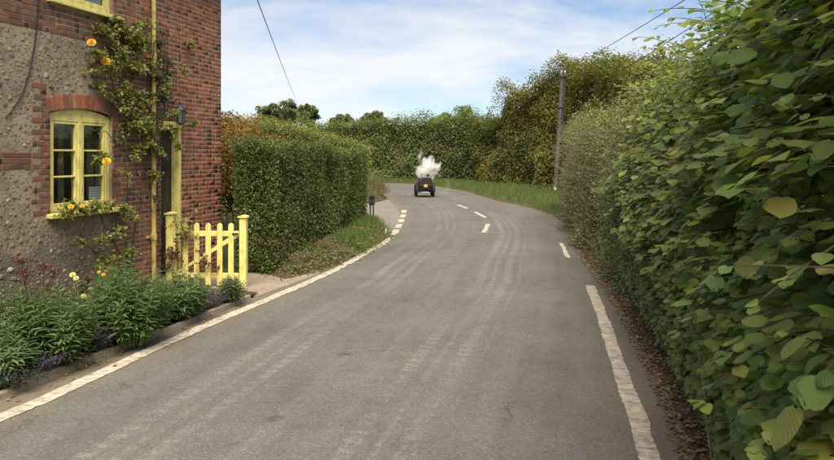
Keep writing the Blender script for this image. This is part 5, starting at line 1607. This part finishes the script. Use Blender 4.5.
# ------------------------------------------------------------------ telegraph pole and wires
pb = np.array(((555.0 - 417) / FPX * 36, 36.0))
ptop = np.array(PZ(562.5, 69, 36.0))
t = thing("telegraph_pole", "weathered wooden telegraph pole leaning slightly in front of the autumn hedgerow", "telegraph pole", (pb[0], pb[1], 0))
b0 = Vector(t.location)
m = MB(); m.tube([Vector((0, 0, 0)), (Vector(ptop) - b0) * .5, Vector(ptop) - b0], [.135, .115, .098], 12); m.build("pole", M["pole"], t, smooth=False)
m = MB(); tp = Vector(ptop) - b0; m.lathe([(.099, -.02), (.104, .0), (.0, .07)], 12, tuple(tp)); m.build("pole_cap", M["sign"], t)
m = MB(); a = tp * .42 + Vector((.15, -.05, 0)); b = tp * .985 + Vector((.15, -.05, 0)); m.tube([a, b], .055, 8); m.build("cable_guard", M["sign"], t)
for f in (.70, .94):
    m = MB(); c = tp * f; m.box(c.x - .16, c.x + .23, c.y - .145, c.y + .145, c.z - .03, c.z + .03); m.build("bracket", M["sign"], t, bevel=.01)
for dx in (-.09, .10):
    m = MB(); m.lathe([(.02, -.12), (.02, 0), (.05, .01), (.055, .06), (.03, .075), (.05, .09), (.03, .13), (.0, .135)], 10, (tp.x + dx, tp.y - .16, tp.z - .22)); m.build("insulator", M["white_post"], t)
stub = thing("marker_stub", "short pale wooden stub at the foot of the telegraph pole", "marker post", (pb[0] - .12, pb[1] - .55, 0))
m = MB(); m.prism([(-.10, .0), (.10, 0), (.10, .62), (.0, .70), (-.10, .62)], 'y', -.07, .07); m.build("post", M["pole"], stub, bevel=.01)
m = MB(); m.box(-.07, .07, -.082, -.071, .40, .56); m.build("plate", M["white_post"], stub)

def wire(name, label, a, b, sag, rad=.011, n=24):
    a, b = Vector(a), Vector(b); pts = []
    for i in range(n + 1):
        f = i / n; p = a.lerp(b, f); p.z -= sag * 4 * f * (1 - f); pts.append(p)
    t = thing(name, label, "cable", tuple(a))
    m = MB(); m.tube([p - a for p in pts], rad, 6); m.build("strand", M["cable"], t)
wire("overhead_cable", "upper cable running from the telegraph pole's tip out over the hazel", (ptop[0] + .02, 35.8, ptop[2] - .10), PZ(760, -48, 13.2), .10)
wire("overhead_cable", "lower cable slanting from the telegraph pole up behind the hazel leaves", (ptop[0] + .05, 35.8, PZ(563, 104, 36)[2]), PZ(760, -18, 14.5), .10)
wire("overhead_cable", "lone cable crossing the open sky down to the skyline oaks", PZ(238, -52, 16), PZ(299, 106, 146), .3, .018)

# ------------------------------------------------------------------ small dark sign on two legs, and white marker stick
sb = G(371.2, 222.5)
t = thing("road_sign", "small dark sign seen from behind on two thin legs at the hedge's far end", "road sign", (sb[0] + .02, sb[1], 0), R(-8))
sc = sb[1] / FPX
hp = (222.5 - 194.5) * sc
for dx in (-.05, .05):
    m = MB(); m.tube([(dx, 0, 0), (dx, 0, hp - .12)], .024, 8); m.build("leg", M["sign"], t)
m = MB(); w_ = .085; m.prism([(-w_, hp-.36), (w_, hp-.36), (w_+.012, hp-.33), (w_+.012, hp-.06), (w_-.02, hp-.02), (-w_+.02, hp-.02), (-w_-.012, hp-.06), (-w_-.012, hp-.33)], 'y', -.010, .010); m.build("plate", M["sign"], t, bevel=.003)
for z in (hp-.30, hp-.10):
    m = MB(); m.box(-w_-.005, w_+.005, -.030, -.0105, z-.015, z+.015); m.build("clamp", M["black_metal"], t)
mp = G(385.6, 236)
t = thing("marker_stick", "thin white stick standing in the grass at the lane corner", "marker post", (mp[0], mp[1], 0), 0)
m = MB(); m.tube([(0, 0, 0), (.01, 0, .10), (.012, 0, .20)], [.020, .019, .017], 8); m.build("stick", M["white_post"], t)

# ------------------------------------------------------------------ the small vintage steam car, its two riders and the steam
CARP = (.41, 35.0); CAR_R = R(4)
car = thing("steam_car", "small dark blue vintage steam car driving away round the bend", "steam car", (CARP[0], CARP[1], road_z(*CARP) + .002), CAR_R)
car.scale = (.96, .90, 1.06)
navy = m_plain("navy_coachwork", (.016, .020, .042), (.009, .011, .024), 4, .55, .35, 0, 0)
blackp = m_plain("black_coachwork", (.012, .012, .014), (.007, .007, .008), 4, .7, .25, 0, 0)
rub = m_plain("tyre_rubber", (.022, .021, .020), (.014, .014, .014), 12, .85, .2, 0, .2)
leather = m_plain("dark_leather", (.022, .018, .020), (.014, .011, .012), 8, .6, .3)
brass = m_plain("dull_brass", (.38, .26, .10), (.26, .17, .06), 8, .4, .5, .8, 0)
plate_m = m_plain("yellow_plate", (.42, .35, .08), (.36, .29, .07), 8, .5, .4, 0, 0)
red_l = m_plain("red_lens", (.25, .015, .012), (.18, .01, .01), 8, .2, .5, 0, 0)
# body: tub with curved sides (cross-section along x), front bonnet
m = MB(); sec = [(-.33, .30), (-.36, .42), (-.37, .60), (-.34, .72), (.34, .72), (.37, .60), (.36, .42), (.33, .30)]
m.prism(sec, 'y', -.42, .62); body = m.build("body", navy, car, bevel=.02)
m = MB(); m.prism([(-.24, .34), (-.27, .52), (-.20, .68), (.20, .68), (.27, .52), (.24, .34)], 'y', .621, 1.30); m.build("bonnet", navy, car, bevel=.03)
m = MB(); m.prism([(-.35, .50), (-.37, .70), (-.34, .90), (-.18, .97), (.18, .97), (.34, .90), (.37, .70), (.35, .50)], 'y', -.52, -.425); m.build("seat_back", leather, car, bevel=.025)
m = MB(); m.box(-.30, .30, -.40, .10, .721, .735); m.build("seat_cushion", leather, car, bevel=.015)
m = MB(); m.box(-.26, .26, -.60, -.525, .36, .66); m.build("rear_tank", blackp, car, bevel=.03)
m = MB(); m.box(-.10, .10, -.625, -.606, .50, .63); m.build("number_plate", plate_m, car, bevel=.004)
for s in (-1, 1):
    m = MB(); m.lathe([(.0, -.02), (.035, -.018), (.04, .0), (.04, .03), (.0, .04)][::-1], 10, (s*.21, -.62, .58), 'y'); m.build("rear_lamp", red_l, car)
m = MB(); m.box(-.30, -.25, -.60, 1.25, .24, .30); m.box(.25, .30, -.60, 1.25, .24, .30); m.tube([(-.45, -.12, .30), (.45, -.12, .30)], .025, 8); m.tube([(-.42, 1.05, .28), (.42, 1.05, .28)], .022, 8); m.build("chassis", blackp, car)
m = MB(); m.box(-.24, .24, -.66, -.63, .20, .245); m.tube([(-.2, -.64, .22), (-.2, -.40, .27)], .012, 6); m.tube([(.2, -.64, .22), (.2, -.40, .27)], .012, 6); m.build("bumper_bar", m_plain("polished_steel", (.30, .30, .29), None, 5, .3, .5, .7, 0), car, bevel=.006)
m = MB(); m.lathe([(.11, .68), (.11, .86), (.135, .875), (.135, .90), (.10, .92), (.10, .93)], 14, (0, 1.02, 0)); m.build("chimney", blackp, car)
m = MB(); m.lathe([(.137, .873), (.14, .885), (.137, .899), (.112, .90)], 14, (0, 1.02, 0)); m.build("chimney_band", brass, car)
for s in (-1, 1):
    for (y, rr) in ((-.12, .315), (1.05, .29)):
        t = MB(); prof = []
        for a in np.linspace(0, 2*math.pi, 9)[:-1]: prof.append((rr - .045 + .045*math.cos(a), .05*math.sin(a)))
        v, f = [], []; n = 20
        for (q, h) in prof:
            for k in range(n): an = 2*math.pi*k/n; v.append((s*.455 + h, y + q*math.cos(an), rr + q*math.sin(an)))
        for i in range(8):
            for k in range(n): f.append((i*n+k, i*n+(k+1)%n, ((i+1)%8)*n+(k+1)%n, ((i+1)%8)*n+k))
        w = bpy.data.objects.new("wheel", None); w.location = (0, 0, 0); link(w, car)
        t.add(v, f); t.build("tyre", rub, w, smooth=True)
        h = MB(); h.lathe([(.0, -.055), (.04, -.05), (.045, .0), (.04, .05), (.0, .055)], 10, (s*.455, y, rr), 'x')
        for k in range(10):
            an = 2*math.pi*k/10; h.tube([(s*.455, y, rr), (s*.455, y + (rr-.08)*math.cos(an), rr + (rr-.08)*math.sin(an))], .010, 5)
        h.lathe([(rr-.085, -.02), (rr-.075, -.025), (rr-.075, .025), (rr-.085, .02)], 20, (s*.455, y, rr), 'x'); h.build("rim", navy, w)
    # mudguard over the rear wheel
    g = MB(); v, f = [], []
    for i in range(13):
        an = R(-15 + i * 210/12); q = .365
        for (dx, qq) in ((-.075, q-.012), (.075, q-.012), (.075, q), (-.075, q)): v.append((s*.455 + dx, -.12 - qq*math.cos(an), .315 + qq*math.sin(an)))
    for i in range(12):
        for k in range(4): f.append((i*4+k, i*4+(k+1) % 4, (i+1)*4+(k+1) % 4, (i+1)*4+k))
    f += [(0, 1, 2, 3), (48, 51, 50, 49)]; g.add(v, f); g.build("mudguard", blackp, car)
m = MB(); m.tube([(-.17, .62, .70), (-.17, .40, .98)], .012, 6); m.build("steering_column", blackp, car)
m = MB(); v = []
m.lathe([(.115, -.01), (.128, 0), (.115, .01), (.105, 0)], 18, (-.17, .40, .98), 'y'); m.build("steering_wheel", blackp, car)

def skin(name, verts, edges, radii, mat, parent, sub=1, root=0):
    me = bpy.data.meshes.new(name); me.from_pydata(verts, edges, [])
    o = bpy.data.objects.new(name, me); COL.objects.link(o)
    md = o.modifiers.new("s", 'SKIN'); md.use_smooth_shade = True
    for i, rr in enumerate(radii):
        sv = me.skin_vertices[0].data[i]; sv.radius = rr if isinstance(rr, tuple) else (rr, rr); sv.use_root = (i == root)
    ms_ = o.modifiers.new("b", 'SUBSURF'); ms_.levels = sub; ms_.render_levels = sub
    dg = bpy.context.evaluated_depsgraph_get(); dg.update()
    me2 = bpy.data.meshes.new_from_object(o.evaluated_get(dg))
    bpy.data.objects.remove(o)
    me2.materials.clear(); me2.materials.append(mat)
    for p in me2.polygons: p.use_smooth = True
    me2.name = name
    return obj(name, me2, parent)
skin_m = m_plain("skin", (.46, .27, .19), (.40, .23, .16), 6, .6, .3, 0, 0)
navy_cloth = m_plain("navy_coat_cloth", (.022, .026, .050), (.014, .017, .034), 20, .9, .1, 0, .3)
black_cloth = m_plain("black_coat_cloth", (.020, .019, .020), (.012, .012, .013), 20, .9, .1, 0, .3)
hair_m = m_plain("dark_hair", (.035, .024, .016), (.02, .014, .01), 30, .8, .2)
cap_m = m_plain("tweed_cap", (.085, .070, .050), (.055, .045, .034), 30, .95, .1)
ca, sa = math.cos(CAR_R), math.sin(CAR_R)
def rider(label, lx, coat, hat, steer, k):
    z = car.location.z + .60
    t = thing("person", label, "person", (CARP[0] + lx*ca + .20*sa, CARP[1] + lx*sa - .20*ca, z), CAR_R + R(-3 if k else 4), None)
    S = .62 if False else .70
    def sc_(p): return tuple(q * S for q in p)
    hx = .30
    V = [(0,0,.10),(0,-.02,.30),(0,-.02,.50),(0,.0,.60),(0,.02,.70),(0,.03,.80),          # 0-5 pelvis..head
         (-.19,0,.52),(-.25,.10,.28),(-.16 if steer else -.18,.36,.30),(-.14,.45,.31),     # 6-9 arm
         (.19,0,.52),(.25,.10,.28),(.16,.36,.30),(.14,.45,.31),                             # 10-13
         (-.10,.05,.08),(-.12,.42,.12),(-.12,.52,-.22),(-.12,.64,-.28),                     # 14-17
         (.10,.05,.08),(.12,.42,.12),(.12,.52,-.22),(.12,.64,-.28)]
    E = [(0,1),(1,2),(2,3),(3,4),(4,5),(2,6),(6,7),(7,8),(8,9),(2,10),(10,11),(11,12),(12,13),(0,14),(14,15),(15,16),(16,17),(0,18),(18,19),(19,20),(20,21)]
    rad = [.15,(.15,.12),(.16,.12),.060,(.085,.095),(.075,.09),.075,.055,.04,.035,.075,.055,.04,.035,.09,.075,.05,.04,.09,.075,.05,.04]
    rad = [tuple(q*S for q in r) if isinstance(r, tuple) else r*S for r in rad]
    b = skin("body", [sc_(p) for p in V], E, rad, skin_m, t, 2)
    b["label"] = "seated body"
    # coat: torso, arms, slightly larger than the body
    idx = [0,1,2,6,7,8,10,11,12]; mp_ = {q: i for i, q in enumerate(idx)}
    CE = [(0,1),(1,2),(2,6),(6,7),(7,8),(2,10),(10,11),(11,12)]
    cr = [.165,(.168,.138),(.178,.138),.092,.072,.052,.092,.072,.052]
    skin("coat", [sc_(V[q]) for q in idx], [(mp_[a], mp_[b_]) for a, b_ in CE], [tuple(q*S for q in r) if isinstance(r, tuple) else r*S for r in cr], coat, t, 2)
    lg = [0,14,15,16,18,19,20]; lm = {q: i for i, q in enumerate(lg)}
    skin("trousers", [sc_(V[q]) for q in lg], [(lm[a], lm[b_]) for a, b_ in [(0,14),(14,15),(15,16),(0,18),(18,19),(19,20)]], [.155*S, .105*S, .088*S, .062*S, .105*S, .088*S, .062*S], black_cloth, t, 1)
    h = MB(); hc = sc_((0, .02, .775))
    if hat: h.lathe([(.118*S, .0), (.126*S, .02*S), (.12*S, .07*S), (.08*S, .11*S), (.0, .12*S)], 14, hc); h.box(hc[0]-.075*S, hc[0]+.075*S, hc[1]+.08*S, hc[1]+.18*S, hc[2]+.005*S, hc[2]+.02*S); h.build("flat_cap", cap_m, t, smooth=True)
    else: h.lathe([(.108*S, -.07*S), (.116*S, .0), (.112*S, .05*S), (.075*S, .10*S), (.0, .115*S)], 14, (hc[0], hc[1]-.012*S, hc[2])); h.build("hair", hair_m, t, smooth=True)
    for s in (-1, 1):
        e = MB(); e.lathe([(.0, -.012*S), (.022*S, -.006*S), (.024*S, .006*S), (.0, .012*S)], 8, (s*.098*S, .03*S, .74*S), 'x'); e.build("ear", skin_m, t)
rider("person in a navy coat and flat cap at the steam car's steering side", -.155, navy_cloth, True, True, 0)
rider("person in a black coat with dark hair riding as passenger in the steam car", .155, black_cloth, False, False, 1)

def steam(name, label, c, r, dens, seed, scale=2.2, squash=1.0):
    m_, nt, p, out = new_mat(name + "_vapour"); nt.nodes.remove(p)
    tc = coords(nt, "Object")
    v = nt.nodes.new("ShaderNodeVolumePrincipled"); v.inputs["Color"].default_value = (.97, .96, .94, 1); v.inputs["Anisotropy"].default_value = .1
    ln = nt.nodes.new("ShaderNodeVectorMath"); ln.operation = 'LENGTH'
    mp = nt.nodes.new("ShaderNodeMapping"); mp.inputs["Scale"].default_value = (1/r[0], 1/r[1], 1/r[2]); nt.links.new(tc, mp.inputs["Vector"]); nt.links.new(mp.outputs[0], ln.inputs[0])
    n1 = noise(nt, tc, scale, 5, .62, stretch=(1, 1, .8))
    # edge frayed by noise
    e = math_n(nt, 'SUBTRACT', math_n(nt, 'ADD', math_n(nt, 'MULTIPLY', n1, 2.9), -.82), ln.outputs["Value"])
    d = math_n(nt, 'MULTIPLY', math_n(nt, 'MULTIPLY', e, 1.1, False), 1.0)
    d = math_n(nt, 'MAXIMUM', math_n(nt, 'MINIMUM', d, 1.0), 0.0)
    nt.links.new(math_n(nt, 'MULTIPLY', d, dens), v.inputs["Density"])
    nt.links.new(v.outputs[0], out.inputs["Volume"])
    bm = bmesh.new(); bmesh.ops.create_icosphere(bm, subdivisions=3, radius=1.0)
    nz = Noise(seed, 8, .5, 2)
    for q in bm.verts:
        k = 1.15 + .12 * float(nz(np.array(q.co))[0]); q.co = Vector((q.co.x*r[0]*k, q.co.y*r[1]*k, q.co.z*r[2]*k))
    me = bpy.data.meshes.new(name); bm.to_mesh(me); bm.free(); me.materials.append(m_)
    o = obj(name, me, None, c); tag(o, label, "steam", None, "stuff"); return o
steam("steam_cloud", "billow of white steam rising over the vintage steam car", (.50, 34.85, 1.52), (.82, .55, 1.20), 16.0, 3, 2.4)
steam("steam_wisp", "faint wisp of vapour trailing over the road behind the steam car", (1.62, 35.5, .62), (.30, .6, .62), .35, 5, 2.0)

# fine growth that nobody could pick apart stays one part
FINE = {"leaves", "green_leaves", "foliage", "crown", "twigs", "stems", "bare_stems", "flower_spikes", "flower_head", "top_shoots", "side_branches", "rods", "shoot_leaves", "stalk"}
for o in bpy.data.objects:
    if o.type == 'MESH' and o.parent is not None and o.name.split(".")[0] in FINE:
        o["kind"] = "stuff"
